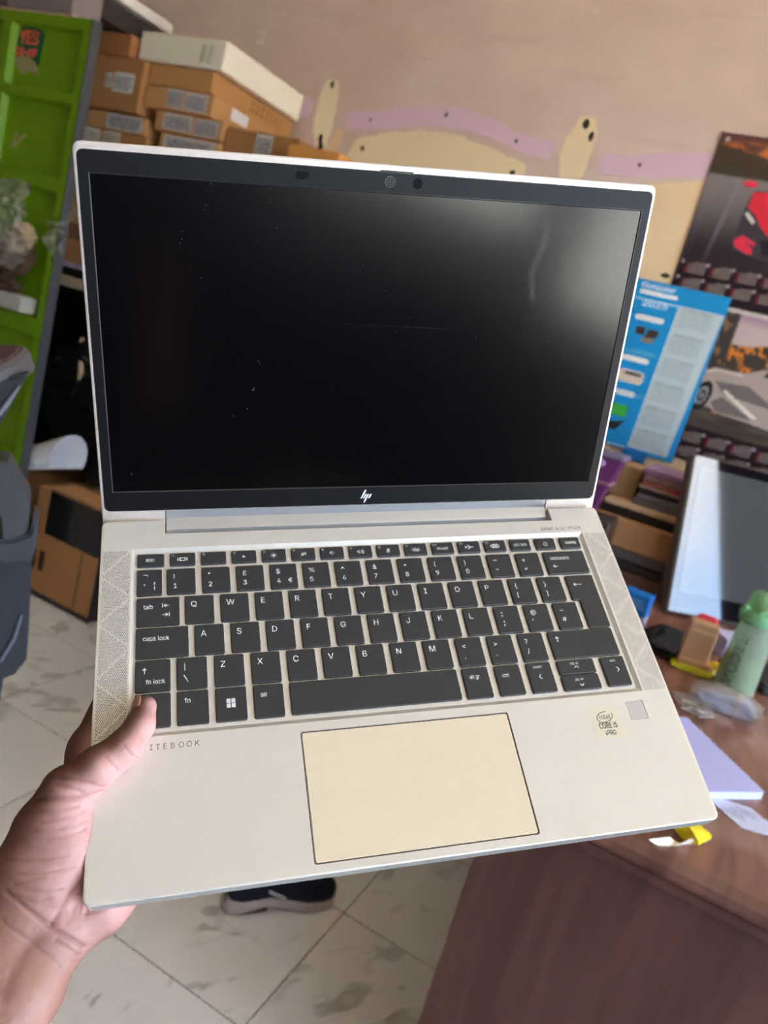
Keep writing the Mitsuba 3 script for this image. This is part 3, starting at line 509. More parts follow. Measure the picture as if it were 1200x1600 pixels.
part(desk, 'side_panel', bbox(-.173, -.153, 1.096, 1.95, .0, .716, .002), 'mat_panel'); part(desk, 'side_panel', bbox(1.44, 1.46, 1.096, 1.95, .0, .716, .002), 'mat_panel')
bench = thing('workbench', 'dark workbench against the back wall behind the monitor', 'workbench')
part(bench, 'top', bbox(-1.05, 1.5, 1.99, 2.88, .715, .75, .006), 'mat_desk')
for x in (-1.0, 1.42): part(bench, 'side_panel', bbox(x, x + .03, 2.02, 2.86, 0, .715), 'mat_panel')

ct = thing('added_counter', 'added dark counter, unseen, that darkens the laptop screen reflection', 'counter')  # unseen counter added to keep the laptop screen reflection dark
for (a, b, c, d_) in ((.95, 2.35, -2.25, -.78), (1.75, 2.35, -.775, .35)):
    part(ct, 'body', bbox(a, b, c, d_, 0, .88, .004), 'mat_matte', (34, 27, 25)); part(ct, 'top', bbox(a - .02, b + .02, c, d_, .88, .915, .004), 'mat_matte', (40, 31, 28))

# things on the desk ------------------------------------------------
def boxrot(cx, cy, z0, lx, ly, lz, deg, b=.002):
    m = bbox(-lx / 2, lx / 2, -ly / 2, ly / 2, 0, lz, b); m.apply_transform(trimesh.transformations.rotation_matrix(math.radians(deg), [0, 0, 1])); m.apply_translation([cx, cy, z0]); return m
# monitor
MU = np.array([math.cos(math.radians(40)), math.sin(math.radians(40)), 0]); MN = np.array([MU[1], -MU[0], 0]); LE = math.radians(15.55)
MV = math.cos(LE) * np.array([0, 0, 1.0]) - math.sin(LE) * MN
MF = frame((-.080, 2.32, .762), MU, MV)      # local x along, y up, z out of the glass
mon = thing('monitor', 'black glass computer monitor standing at the right with a bright doorway reflected in it', 'monitor')
MW, MH = .56, .458
part(mon, 'case', pillow(rrect(0, 0, MW, MH, .006), -.03, -.001, .004).apply_transform(np.eye(4)), 'mat_satin', (92, 84, 76), frame=MF, label='thin grey edge')
part(mon, 'glass', extrude(rrect(.006, .004, MW - .006, MH - .004, .004), -.002, .0005), 'mat_glass', (7, 8, 16), frame=MF)
part(mon, 'screen', extrude(sbox(.026, .062, MW - .026, MH - .032), .0003, .0012), 'mat_mon', (70, 72, 72), frame=MF, label='grey switched-off display')
scene['mat_mon'] = principled(0.05, 1.0)
scene['mat_glass'] = principled(0.02, 1.0)
c0 = MF @ np.array([MW / 2, .1, -.03, 1]); 
part(mon, 'stand', spheres_hull([MF[:3, :3] @ np.array([MW / 2, .16, -.035]) + MF[:3, 3], MF[:3, :3] @ np.array([MW / 2, .26, -.035]) + MF[:3, 3], (c0[0] - .03, c0[1] + .1, .77)], .016), 'mat_satin', (60, 58, 56), smooth=True)
part(mon, 'foot', boxrot(c0[0] - .02, c0[1] + .05, .75, .26, .18, .012, 40, .004), 'mat_satin', (60, 58, 56))

# bottle
bot = thing('water_bottle', 'frosted green water bottle with a flip lid standing on the desk', 'bottle')
BX, BY = .119, 1.842
def at(x, y, z): return trimesh.transformations.translation_matrix([x, y, z])
body = [(0.0, .002), (.038, .001), (.0425, .006), (.0425, .03), (.0405, .10), (.037, .15), (.0345, .166), (.033, .172)]
part(bot, 'body', lathe(body, 48), 'mat_frost', smooth=40, frame=at(BX, BY, .75), label='translucent frosted green body')
inn = [(0, .006), (.036, .006), (.037, .10), (0, .10)]
part(bot, 'drink', lathe(inn, 32), 'mat_satin', (176, 172, 120), smooth=40, frame=at(BX, BY, .75), label='yellowish drink')
part(bot, 'collar', lathe([(.0, .170), (.0405, .170), (.043, .173), (.043, .192), (.040, .197), (.0, .199)], 48), 'mat_satin', (128, 188, 134), smooth=40, frame=at(BX, BY, .75))
cap = [(0, .199), (.030, .199), (.029, .215), (.022, .235), (.015, .243), (0, .244)]
cm = lathe(cap, 32); cm.apply_transform(trimesh.transformations.rotation_matrix(math.radians(-8), [0, 1, 0], [0, 0, .199]))
part(bot, 'cap', cm, 'mat_greenclear', smooth=40, frame=at(BX - .004, BY - .004, .75), label='clear green dome cap')
part(bot, 'spout', lathe([(0, .199), (.012, .199), (.012, .226), (.009, .232), (0, .233)], 20), 'mat_satin', (205, 190, 120), smooth=40, frame=at(BX - .008, BY - .008, .75))
lp = [(BX + .043 * math.cos(a), BY + .043 * math.sin(a), .75 + .205 + .028 * math.sin((a + 1.6) * 1.0)) for a in np.linspace(-1.7, .6, 14)]
part(bot, 'carry_loop', tube(lp, .006, 10), 'mat_satin', (140, 200, 146), smooth=True)
part(bot, 'latch', spheres_hull([(BX - .038, BY - .022, .94), (BX - .034, BY - .027, .952)], .007), 'mat_satin', (130, 200, 142), smooth=True)
tm = text('MODEL', 0, 0, .022, .112, True, .0004)
v = tm.vertices.copy(); ang0 = math.atan2(-1, -.35) + .1
hgt = .028 + v[:, 0]; rad = np.interp(hgt, [.03, .10, .15], [.0427, .0407, .0372]) + v[:, 2] * .6
a = ang0 - v[:, 1] / .041
tm.vertices = np.column_stack([BX + rad * np.cos(a), BY + rad * np.sin(a), .75 + hgt])
part(bot, 'lettering', tm, 'mat_matte', (84, 120, 92), label='dark vertical lettering')

# blue carton, wooden block, packets ...
k = thing('carton', 'small bright blue and white carton beside the laptop edge, behind the black packet', 'carton')
part(k, 'body', boxrot(-.150, 2.10, .75, .075, .05, .088, -6), 'mat_satin', (20, 118, 205)); part(k, 'label', boxrot(-.150, 2.10, .7502, .0762, .0512, .03, -6, .001), 'mat_satin', (205, 214, 235), label='white lower band')
part(k, 'print', [boxrot(-.146, 2.0745 - .0008 * 0, .80 + .009 * i, .045 - .008 * i, .0012, .003, -6, .0003) for i in range(3)], 'mat_satin', (150, 195, 235))
k = thing('wooden_block', 'pale wooden block standing on a yellow packet on the desk', 'wooden block')
part(k, 'body', boxrot(.022, 1.925, .772, .064, .042, .092, 8, .003), 'mat_satin', (205, 160, 122)); part(k, 'lip', boxrot(.026, 1.917, .760, .074, .058, .016, 8, .003), 'mat_satin', (196, 146, 110))
part(k, 'groove', boxrot(.023, 1.9035, .842, .058, .002, .004, 8, .0005), 'mat_matte', (222, 184, 148))
def crumple(cx, cy, z0, lx, ly, lz, deg, amp, seed, n=3):
    m = trimesh.creation.box(extents=[1, 1, 1])
    for _ in range(n): m = m.subdivide()
    v = m.vertices.copy(); s = np.sign(v) * (np.abs(v * 2) ** 1.0) / 2
    q = v * np.array([lx, ly, lz]); taper = 1 - .75 * (np.abs(v[:, 0]) * 2) ** 3
    q[:, 2] *= taper; q += (meshkit.noise(v * 5 + seed)[:, None] - .5) * amp * np.array([1, 1, .8]) + (np.stack([meshkit.noise(v * 9 + seed + i) for i in (3, 7, 11)], 1) - .5) * amp * .7
    q[:, 2] -= q[:, 2].min(); m.vertices = q; m.apply_transform(trimesh.transformations.rotation_matrix(math.radians(deg), [0, 0, 1])); m.apply_translation([cx, cy, z0]); return m
single('packet', crumple(.025, 1.905, .7505, .088, .062, .012, 8, .006, 3), 'mat_satin', (214, 208, 30), 'flat bright yellow plastic packet under the wooden block', 'packet', smooth=50)
single('packet', crumple(.083, 1.935, .7505, .05, .04, .026, 30, .008, 9), 'mat_satin', (196, 176, 30), 'rounded dull yellow packet between the wooden block and the bottle', 'packet', smooth=50)
k = thing('bottle_cap', 'red bottle cap behind the top of the wooden block', 'bottle cap')
part(k, 'shell', bbox(.0, .05, 1.975, 2.02, .75, .862, .008), 'mat_satin', (214, 46, 62)); part(k, 'badge', bbox(.018, .032, 1.9735, 1.976, .846, .856, .0005), 'mat_satin', (190, 190, 230))
single('paper_box', boxrot(.095, 2.16, .75, .07, .09, .05, 30), 'mat_satin', (196, 196, 240), 'lilac-white paper box behind the wooden block under the monitor', 'box')
k = thing('phone_case_pack', 'clear and black plastic packet lying on the desk left of the wooden block', 'packet')
part(k, 'tray', boxrot(-.045, 2.0, .75, .10, .19, .02, -14, .006), 'mat_gloss', (26, 24, 26)); part(k, 'film', crumple(-.045, 2.0, .7705, .11, .2, .008, -14, .006, 21), 'mat_gloss', (30, 28, 30), smooth=40)
k = thing('plastic_bag', 'rolled clear plastic bag held by a rubber band in front of the bottle', 'plastic bag')
RB_ = frame((.108, 1.715, .752), (math.cos(-.05), math.sin(-.05), 0), (-math.sin(-.05), math.cos(-.05), 0))
m_ = crumple(0, 0, 0, .115, .05, .032, 0, .010, 31, 4); part(k, 'roll', m_, 'mat_satin', (178, 184, 210), frame=RB_, smooth=45)
part(k, 'film', crumple(0, 0, 0, .132, .06, .038, 0, .014, 33, 4), 'mat_clear', frame=RB_, smooth=45)
part(k, 'rubber_band', [trimesh.creation.torus(.0255, .0024, 24, 8).apply_transform(trimesh.transformations.rotation_matrix(math.pi / 2, [0, 1, 0])).apply_transform(trimesh.transformations.translation_matrix([.022, 0, .017]))], 'mat_satin', (206, 186, 150), frame=RB_, smooth=True)
# pins and clips
k = thing('screw_bag', 'clear bag of small metal screws beside the laptop edge', 'screws')
part(k, 'bag', crumple(.052, 1.655, .7505, .07, .075, .012, 20, .008, 41), 'mat_clear', smooth=45)
for i in range(9):
    a_ = RNG.uniform(0, math.pi); c_ = np.array([.056 + RNG.uniform(-.028, .028), 1.645 + RNG.uniform(-.035, .03), .756 + .002 * (i % 3)]); u_ = np.array([math.cos(a_), math.sin(a_), 0])
    L_ = RNG.uniform(.012, .02); part(k, 'screw', [tube([c_ - u_ * L_, c_, c_ + u_ * L_], .0016, 8), spheres_hull([c_ + u_ * L_], .0036, 1)], 'mat_metal', (200, 196, 190), smooth=50)
# book, card, yellow receipt
k = thing('paperback', 'thin lilac-white paperback lying on the desk at the laptop corner', 'book')
cor = np.array([(.106, 1.275), (.187, 1.365), (.046, 1.552), (-.035, 1.462)]); pg = Polygon(cor)
part(k, 'pages', extrude(pg.buffer(-.001), .751, .7625), 'mat_matte', (214, 224, 246)); part(k, 'cover', extrude(pg, .7625, .7640), 'mat_satin', (186, 190, 244), label='lilac cover'); part(k, 'cover', extrude(pg, .7502, .751), 'mat_satin', (200, 214, 240))
k = thing('card', 'small white printed card lying in front of the lilac paperback', 'card')
cp = Polygon([(.098, 1.288), (.158, 1.232), (.235, 1.262), (.17, 1.312)]); part(k, 'sheet', extrude(cp, .7502, .7512), 'mat_satin', (205, 210, 240))
part(k, 'print', rects([(.122 + .004 * i + .006 * (i % 2), 1.258 + .006 * i, .165 + .006 * i - .008 * (i % 3), 1.2605 + .006 * i) for i in range(7)], .7513), 'mat_matte', (128, 130, 166))
k = thing('sweet_wrapper', 'yellow sweet wrapper with a curled paper slip at the desk edge', 'wrapper')
part(k, 'sweet', crumple(.092, 1.128, .7505, .04, .03, .018, -25, .006, 51), 'mat_gloss', (250, 226, 40), smooth=40)
us = np.linspace(-.9, 1.3, 12); sl = []
for u_ in us:
    x_, z_ = .078 + .022 * u_, .7505 + .014 * max(0, abs(u_ - .1) - .25) ** 1.5
    sl += [(x_ - .016, 1.085 + .02 * u_ - .012, z_), (x_ + .008, 1.085 + .02 * u_ + .02, z_)]
sf = [(2 * i, 2 * i + 2, 2 * i + 3) for i in range(11)] + [(2 * i, 2 * i + 3, 2 * i + 1) for i in range(11)]
top_ = trimesh.Trimesh(sl, sf, process=False); lo_ = top_.copy(); lo_.apply_translation([0, 0, -.0004]); lo_.invert()
part(k, 'slip', [top_, lo_], 'mat_satin', (236, 226, 205), smooth=True, label='curled pale paper slip')
k = thing('keyboard', 'corner of a black computer keyboard on the desk at the right edge', 'keyboard')
kf = frame((.185, 1.925, .75), (math.cos(.8), math.sin(.8), 0), (-math.sin(.8), math.cos(.8), 0))
part(k, 'case', bbox(0, .42, 0, .15, 0, .018, .004), 'mat_satin', (34, 32, 34), frame=kf)
for j in range(4):
    for i in range(8): part(k, 'key', bbox(.012 + .019 * i, .028 + .019 * i, .014 + .019 * j, .03 + .019 * j, .017, .024, .002), 'mat_satin', (44, 42, 44), frame=kf)

# ------------------------------------------------------------------ pile on the bench
def carton(key_label, x0, x1, y0, y1, z0, z1, col, cat='cardboard box', group=None, tape=True, labs=(), side=None, name='cardboard_box', deg=0, label_side=()):
    k = thing(name, key_label, cat, group or ('brown boxes on the shelf' if x0 < -1.4 and z0 > 1.2 and name == 'cardboard_box' else None))
    cxx, cyy = (x0 + x1) / 2, (y0 + y1) / 2
    R = trimesh.transformations.rotation_matrix(math.radians(deg), [0, 0, 1], [cxx, cyy, 0])
    m = bbox(x0, x1, y0, y1, z0, z1, .003)
    # printed board: each face keeps the board colour, with a little grain per vertex
    part(k, 'body', m, 'mat_matte', col, frame=R)
    if tape: part(k, 'tape', bbox(cxx - .025, cxx + .025, y0 - .0006, y1 + .0006, z1 - .0004, z1 + .0006, .0002), 'mat_satin', tuple(int(c * .92) for c in col), frame=R)
    for (a, b, c, d_, shade) in labs:
        s_ = part(k, 'label', bbox(a, b, y0 - .001, y0 + .001, c, d_, .0003), 'mat_matte', shade, frame=R, label='printed paper label')
        rows, n = [], 5; hh = (d_ - c) / (n + 2)
        for r_ in range(n):
            x_ = a + .08 * (b - a)
            while x_ < b - .12 * (b - a):
                w_ = RNG.uniform(.05, .22) * (b - a); rows.append((x_, c + hh * (r_ + 1.0), min(x_ + w_, b - .06 * (b - a)), c + hh * (r_ + 1.55))); x_ += w_ + .04 * (b - a)
        part(s_, 'print', rects(rows, .0015), 'mat_matte', (92, 84, 82), frame=R @ frame((0, y0, 0), (1, 0, 0), (0, 0, 1)))
    for (ya, yb, za, zb, shade) in label_side:
        part(k, 'label', bbox(x1 - .001, x1 + .001, ya, yb, za, zb, .0003), 'mat_matte', shade, frame=R)
    return k, R
carton('brown cardboard box lowest in the pile left of the monitor, under two laptops', -.62, -.13, 2.45, 2.80, .75, .80, (112, 82, 66), tape=False)
single('laptop_closed', bbox(-.60, -.125, 2.47, 2.78, .802, .830, .004), 'mat_satin', (70, 62, 62), 'closed dark laptop in the pile left of the monitor, below the other closed laptop', 'laptop', 'closed laptops in the pile')
single('laptop_closed', bbox(-.58, -.13, 2.45, 2.76, .833, .864, .004), 'mat_satin', (94, 84, 80), 'closed brown-grey laptop in the pile left of the monitor, just under the wide cardboard box', 'laptop', 'closed laptops in the pile')
carton('wide brown cardboard box in the middle of the pile left of the monitor', -.66, -.125, 2.45, 2.78, .866, .952, (176, 128, 86), tape=False)
single('tray', bbox(-.40, -.12, 2.50, 2.78, .954, .980, .004), 'mat_satin', (40, 32, 30), 'black slab as painted shade in the gap between the cardboard box and the wooden board', 'tray')  # dark slab stands in for the shade of the gap under the board
single('wooden_board', bbox(-.368, -.06, 2.49, 2.83, .981, .998, .003), 'mat_satin', (206, 172, 132), 'pale wooden board lying across the pile left of the monitor', 'board')
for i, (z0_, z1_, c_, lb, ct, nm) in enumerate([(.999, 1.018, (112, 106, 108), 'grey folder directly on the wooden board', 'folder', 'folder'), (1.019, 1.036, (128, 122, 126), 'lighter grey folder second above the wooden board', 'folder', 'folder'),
    (1.037, 1.052, (34, 26, 26), 'black slab as painted shade in the gap above the grey folders', 'notebook', 'notebook'), (1.053, 1.060, (220, 196, 176), 'cream sheet pile under the red-brown folder', 'papers', 'paper_stack'), (1.061, 1.074, (168, 96, 78), 'red-brown folder with a red spot in the pile left of the monitor', 'folder', 'folder'),  # the black slab paints the dark gap below the red-brown folder
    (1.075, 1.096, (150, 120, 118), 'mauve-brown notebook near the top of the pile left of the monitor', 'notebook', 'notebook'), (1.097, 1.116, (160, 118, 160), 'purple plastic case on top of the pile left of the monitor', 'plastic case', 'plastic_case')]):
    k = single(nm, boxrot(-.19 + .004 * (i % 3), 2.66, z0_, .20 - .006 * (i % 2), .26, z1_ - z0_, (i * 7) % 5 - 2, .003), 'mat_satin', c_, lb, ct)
    if 'red spot' in lb: part(k, 'spot', bbox(-.185, -.168, 2.5265, 2.531, 1.063, 1.073, .001), 'mat_satin', (190, 20, 40))
carton('tan cardboard box standing behind the folders left of the monitor', -.47, -.30, 2.60, 2.80, .999, 1.10, (176, 146, 108), tape=False)
k = thing('basket', 'purple plastic basket at the right edge of the laptop lid', 'basket')
bk = hull([(x, y, .955) for x in (-.62, -.372) for y in (2.36, 2.44)] + [(x, y, 1.125) for x in (-.64, -.333) for y in (2.34, 2.445)]); bk -= hull([(x, y, .965) for x in (-.615, -.377) for y in (2.365, 2.435)] + [(x, y, 1.2) for x in (-.64, -.328) for y in (2.342, 2.443)]) if False else m3.Manifold.cube([.22, .05, .3]).translate([-.60, 2.37, .97])
part(k, 'bin', bk, 'mat_satin', (98, 42, 92)); part(k, 'rim', bbox(-.64, -.340, 2.332, 2.45, 1.045, 1.055, .003), 'mat_satin', (150, 100, 122), label='pink rim')
part(k, 'lid', bbox(-.655, -.325, 2.33, 2.452, 1.125, 1.14, .003), 'mat_satin', (120, 106, 128))
for (x_, z_) in ((-.385, 1.105), (-.40, 1.075), (-.43, 1.11)): part(k, 'sticker', extrude(disc(x_, z_, .011, 3), 0, .002), 'mat_satin', (190, 160, 200), frame=frame((0, 2.341, 0), (1, 0, 0), (0, 0, 1)))
carton('brown cardboard box under the purple basket on the bench', -.95, -.68, 2.1, 2.45, .75, .95, (120, 90, 66), tape=False)
single('tray', bbox(-.66, -.30, 2.28, 2.446, .75, .954, .004), 'mat_satin', (58, 44, 40), 'dark brown crate under the purple basket', 'crate')

# ------------------------------------------------------------------ wall calendars
def poster_frame(x, z, y): return frame((x, y, z), (1, 0, 0), (0, 0, 1))
def sheet(parent, w, h, F, mat, uvm=True, th=.0006):
    v = np.array([(0, 0, 0), (w, 0, 0), (w, h, 0), (0, h, 0.0)])
    part(parent, 'sheet', trimesh.Trimesh(v, [[0, 1, 2], [0, 2, 3]], process=False), mat, frame=F, uv=np.array([(0, 0), (1, 0), (1, 1), (0, 1.0)]))
    part(parent, 'backing', trimesh.creation.box(bounds=[[0, 0, -th], [w, h, -.0001]]), 'mat_matte', (220, 215, 208), frame=F)
def red_bg(p, n, uv):
    x, y = uv.x * 1.32, uv.y
    sky = mix((0.10, 0.035, 0.035), (0.55, 0.15, 0.03), smoothstep(0.99, 0.90, y) * smoothstep(0.3, 0.55, fbm(x * 9, y * 26, 1.0)))
    hill = 0.90 + 0.045 * (fbm(x * 9, 2.0, 0.0) - 0.3) * 2 - 0.09 * x
    c = mix(sky, (0.055, 0.035, 0.022), smoothstep(hill + 0.012, hill - 0.012, y))
    road = mix((0.22, 0.19, 0.19), (0.028, 0.018, 0.026), smoothstep(0.74, 0.30, y))
    ray = smoothstep(0.55, 0.75, noise(x * 16 - y * 1.8, 3.0)) * smoothstep(0.15, 0.55, y) * 0.5
    road = mix(road, (0.26, 0.21, 0.30), ray * smoothstep(0.42, 0.3, x))
    c = mix(c, road, smoothstep(0.765, 0.745, y))
    return mix(c, (0.017, 0.008, 0.014), smoothstep(0.24, 0.16, y))
scene['mat_red_poster'] = principled(0.3, 0.5, color=proc(red_bg))
def months(parent, F, x0s, tops, w=.062, h=.04, z=.0006):
    g, red, dots = [], [], []
    for tz in tops:
        for xs in x0s:
            for r_ in range(6):
                for c_ in range(7):
                    if r_ == 0 and c_ < 3: continue
                    rr = (xs + w * c_ / 7 + .0012, tz - h * (r_ + 1) / 6 + .0012, xs + w * (c_ + 1) / 7 - .0012, tz - h * r_ / 6 - .0012)
                    (red if c_ == 0 else g).append(rr)
            dots.append(disc(xs - .012, tz - .004, .0055, 3))
    part(parent, 'month_grid', rects(g, z), 'mat_matte', (150, 132, 128), frame=F, label='grids of pale dates', kind='stuff'); part(parent, 'month_grid', rects(red, z), 'mat_matte', (130, 30, 46), frame=F, label='columns of red dates', kind='stuff')
    pieces(parent, 'month_number', dots, z, 'mat_matte', (160, 150, 160), F)
CX = -.446
RF_ = poster_frame(CX, 1.672, 2.893)
rc = thing('wall_calendar', 'dark wall calendar with a red sports car at sunset', 'calendar', 'calendars on the back wall')
sheet(rc, .66, .528, RF_, 'mat_red_poster')
def rel(pts, oz): return [(x - CX, z - oz) for x, z in pts]
def soft(p, r=.005): return p.buffer(-r * .6).buffer(r * 1.6).buffer(-r)
def RP(pts, oz): return soft(Polygon(rel(pts, oz)))
car = rel([(-.288, 2.038), (-.19, 2.047), (-.08, 2.03), (-.03, 1.97), (-.015, 1.88), (-.03, 1.835), (-.10, 1.82), (-.175, 1.822), (-.239, 1.832), (-.294, 1.848), (-.304, 1.875), (-.302, 1.936), (-.300, 1.979), (-.298, 2.009)], 1.672)
part(rc, 'car_picture', flat(soft(Polygon(car), .02), .0004), 'mat_satin', (62, 54, 64), frame=RF_, label='printed red sports car')
part(rc, 'car_picture', flat(RP([(-.290, 2.034), (-.19, 2.045), (-.085, 2.028), (-.045, 1.985), (-.05, 1.95), (-.12, 1.915), (-.205, 1.908), (-.232, 1.93), (-.262, 1.965), (-.292, 1.985)], 1.672), .0008), 'mat_satin', (222, 44, 62), frame=RF_)
pieces(rc, 'car_picture', [RP([(-.300, 1.880), (-.285, 1.895), (-.235, 1.862), (-.233, 1.842), (-.262, 1.848), (-.294, 1.862)], 1.672), RP([(-.283, 1.888), (-.232, 1.872), (-.233, 1.882), (-.28, 1.9)], 1.672), affinity.scale(disc(-.308 - CX, 2.056 - 1.672, 1), .024, .010)], .0011, 'mat_satin', (226, 52, 78), RF_)
pieces(rc, 'car_picture', [RP([(-.293, 1.962), (-.288, 1.974), (-.254, 1.944), (-.262, 1.936)], 1.672), RP([(-.07, 1.955), (-.05, 1.97), (-.03, 1.94), (-.045, 1.935)], 1.672)], .0011, 'mat_satin', (206, 200, 196), RF_)
pieces(rc, 'car_picture', [RP([(-.225, 1.895), (-.09, 1.90), (-.07, 1.86), (-.20, 1.848)], 1.672), line(rel([(-.296, 1.846), (-.20, 1.828), (-.04, 1.832)], 1.672), .006)], .0012, 'mat_satin', (30, 28, 34), RF_)
part(rc, 'emblem', flat(ring(.024, .508, .008, .003).union(disc(.024, .508, .0035)), .0006), 'mat_satin', (190, 180, 176), frame=RF_)
months(rc, RF_, [.026, .108, .19, .272, .354, .436], [.118, .066], .066, .038)
sc = thing('wall_calendar', 'dark wall calendar with a silver sports car against orange lit buildings', 'calendar', 'calendars on the back wall')
SF_ = poster_frame(CX, 1.15, 2.894)
def silver_bg(p, n, uv):
    x, y = uv.x * 1.32, uv.y
    sky = mix((0.56, 0.44, 0.42), (0.42, 0.26, 0.36), smoothstep(0.90, 0.97, y))
    ln = smoothstep(0.45, 0.7, noise(x * 60, y * 46)) * smoothstep(0.35, 0.6, noise(x * 9, y * 14))
    bld = mix((0.06, 0.045, 0.04), (0.75, 0.24, 0.03), ln * 0.9)
    hz = 0.78 + 0.05 * noise(x * 13, 1.0) + 0.09 * smoothstep(0.70, 0.9, x)
    c = mix(sky, bld, smoothstep(hz + 0.008, hz - 0.008, y))
    c = mix(c, mix((0.055, 0.045, 0.042), (0.24, 0.13, 0.06), smoothstep(0.62, 0.72, noise(x * 30, y * 30))), smoothstep(0.505, 0.485, x))
    c = mix(c, mix((0.11, 0.085, 0.07), (0.05, 0.035, 0.03), noise(x * 6, y * 40)), smoothstep(0.355, 0.335, y))
    c = mix(c, (0.02, 0.009, 0.013), smoothstep(0.235, 0.215, y))
    return mix(c, (0.60, 0.55, 0.50), smoothstep(0.975, 0.98, y))
scene['mat_silver_poster'] = principled(0.3, 0.5, color=proc(silver_bg))
sheet(sc, .66, .52, SF_, 'mat_silver_poster')
car = rel([(-.262, 1.41), (-.252, 1.43), (-.239, 1.463), (-.221, 1.475), (-.179, 1.475), (-.122, 1.478), (-.07, 1.505), (-.02, 1.51), (.03, 1.49), (.045, 1.42), (.04, 1.33), (-.001, 1.318), (-.073, 1.326), (-.172, 1.331), (-.199, 1.346), (-.25, 1.335), (-.262, 1.36)], 1.15)
part(sc, 'car_picture', flat(soft(Polygon(car), .02), .0004), 'mat_satin', (176, 160, 150), frame=SF_, label='printed silver sports car')
pieces(sc, 'car_picture', [RP([(-.206, 1.432), (-.10, 1.44), (-.02, 1.40), (-.02, 1.385), (-.17, 1.395)], 1.15), RP([(-.20, 1.36), (-.17, 1.388), (-.05, 1.335), (-.172, 1.333)], 1.15)], .0008, 'mat_satin', (116, 106, 104), SF_)
pieces(sc, 'car_picture', [RP([(-.175, 1.405), (-.165, 1.412), (-.04, 1.345), (-.06, 1.34)], 1.15), line(rel([(-.245, 1.455), (-.21, 1.468), (-.13, 1.468)], 1.15), .004)], .001, 'mat_satin', (226, 214, 200), SF_)
wh = affinity.scale(disc(0, 0, 1, 8), .028, .052); wh = affinity.translate(affinity.rotate(wh, -12), -.232 - CX, 1.375 - 1.15)
part(sc, 'car_picture', flat(wh, .001), 'mat_satin', (30, 28, 30), frame=SF_); part(sc, 'car_picture', flat(affinity.scale(wh, .62, .62).difference(affinity.scale(wh, .42, .42)).union(affinity.scale(wh, .2, .2)), .0013), 'mat_satin', (150, 148, 148), frame=SF_)
part(sc, 'car_picture', flat(RP([(-.06, 1.50), (-.02, 1.505), (.03, 1.486), (.0, 1.475), (-.07, 1.48)], 1.15), .001), 'mat_satin', (60, 66, 72), frame=SF_)
months(sc, SF_, [.112, .194, .276, .358, .028, .44], [.102, .05], .066, .038)

bc = thing('wall_calendar', 'blue and white wall calendar with pictures of computer parts', 'calendar', 'calendars on the back wall')
BF = frame((-.672, 2.886, 1.128), (math.cos(.0), 0, 0), (.012, -.006, 1.0))
part(bc, 'sheet', trimesh.creation.box(bounds=[[0, 0, -.0006], [.422, .572, 0]]), 'mat_satin', (28, 150, 214), frame=BF)
part(bc, 'column', flat(Polygon([(.262, .012), (.40, .012), (.418, .512), (.27, .512)]), .0004), 'mat_satin', (196, 212, 216), frame=BF, label='pale column of months')
part(bc, 'footer', flat(Polygon([(.252, -.03), (.335, -.032), (.335, .006), (.252, .006)]), .001), 'mat_satin', (30, 118, 196), frame=BF)
part(bc, 'footer', flat(Polygon([(.252, -.040), (.335, -.042), (.335, -.031), (.252, -.029)]), .001), 'mat_satin', (20, 26, 34), frame=BF)
pieces(bc, 'rule', [sbox(.0, .507, .27, .511), sbox(.0, .003, .262, .007)], .0006, 'mat_satin', (190, 225, 240), BF)
part(bc, 'title', text('Computer', .128, .548, .016, .115, True, .0004, .0002), 'mat_matte', (236, 244, 248), frame=BF, label='white heading')
part(bc, 'title', extrude(rrect(.128, .526, .258, .540, .006), .0002, .0005), 'mat_matte', (236, 240, 240), frame=BF)
part(bc, 'title', text('2025', .150, .488, .020, .086, True, .0004, .0002), 'mat_matte', (225, 240, 246), frame=BF, label='white year')
for (x_, z_) in ((.142, .44), (.138, .298), (.13, .178)): part(bc, 'caption', extrude(rrect(x_, z_, x_ + .098, z_ + .018, .008), .0002, .0006), 'mat_matte', (240, 238, 230), frame=BF)
pieces(bc, 'rule', [sbox(.02, .328, .255, .331), sbox(.02, .336, .255, .338), sbox(.02, .184, .255, .187), sbox(.02, .192, .255, .194)], .0006, 'mat_satin', (120, 200, 232), BF)
pieces(bc, 'picture', [rrect(.158, .392, .19, .418, .006), rrect(.198, .388, .236, .416, .004), Polygon([(.19, .39), (.2, .4), (.2, .385)])], .0006, 'mat_satin', (66, 52, 46), BF, 'picture of small dark gadgets')
part(bc, 'picture', flat(affinity.scale(disc(.207, .378, 1), .022, .010), .0006), 'mat_satin', (150, 130, 110), frame=BF)
part(bc, 'picture', flat(rrect(.148, .224, .238, .268, .015), .0006), 'mat_satin', (222, 208, 190), frame=BF, label='picture of a cream printer'); part(bc, 'picture', flat(rrect(.168, .252, .228, .262, .004), .0009), 'mat_satin', (72, 66, 60), frame=BF)
part(bc, 'picture', flat(rrect(.15, .105, .222, .145, .008), .0006), 'mat_satin', (70, 186, 70), frame=BF, label='picture of a green gadget'); part(bc, 'picture', flat(rrect(.15, .112, .17, .14, .004), .0009), 'mat_satin', (40, 66, 40), frame=BF)
part(bc, 'picture', flat(Polygon([(.15, .09), (.18, .082), (.225, .094), (.20, .052), (.17, .06)]), .0006), 'mat_satin', (44, 38, 42), frame=BF)
mg, hd = [], []
for i in range(6):
    z_ = .500 - .0845 * i; xo = .282 - .0015 * i
    hd += [(xo, z_, xo + .105, z_ + .004)]
    for r_ in range(6):
        for c_ in range(14): mg.append((xo + .0076 * c_, z_ - .010 - .0092 * r_, xo + .0048 + .0076 * c_, z_ - .0055 - .0092 * r_))
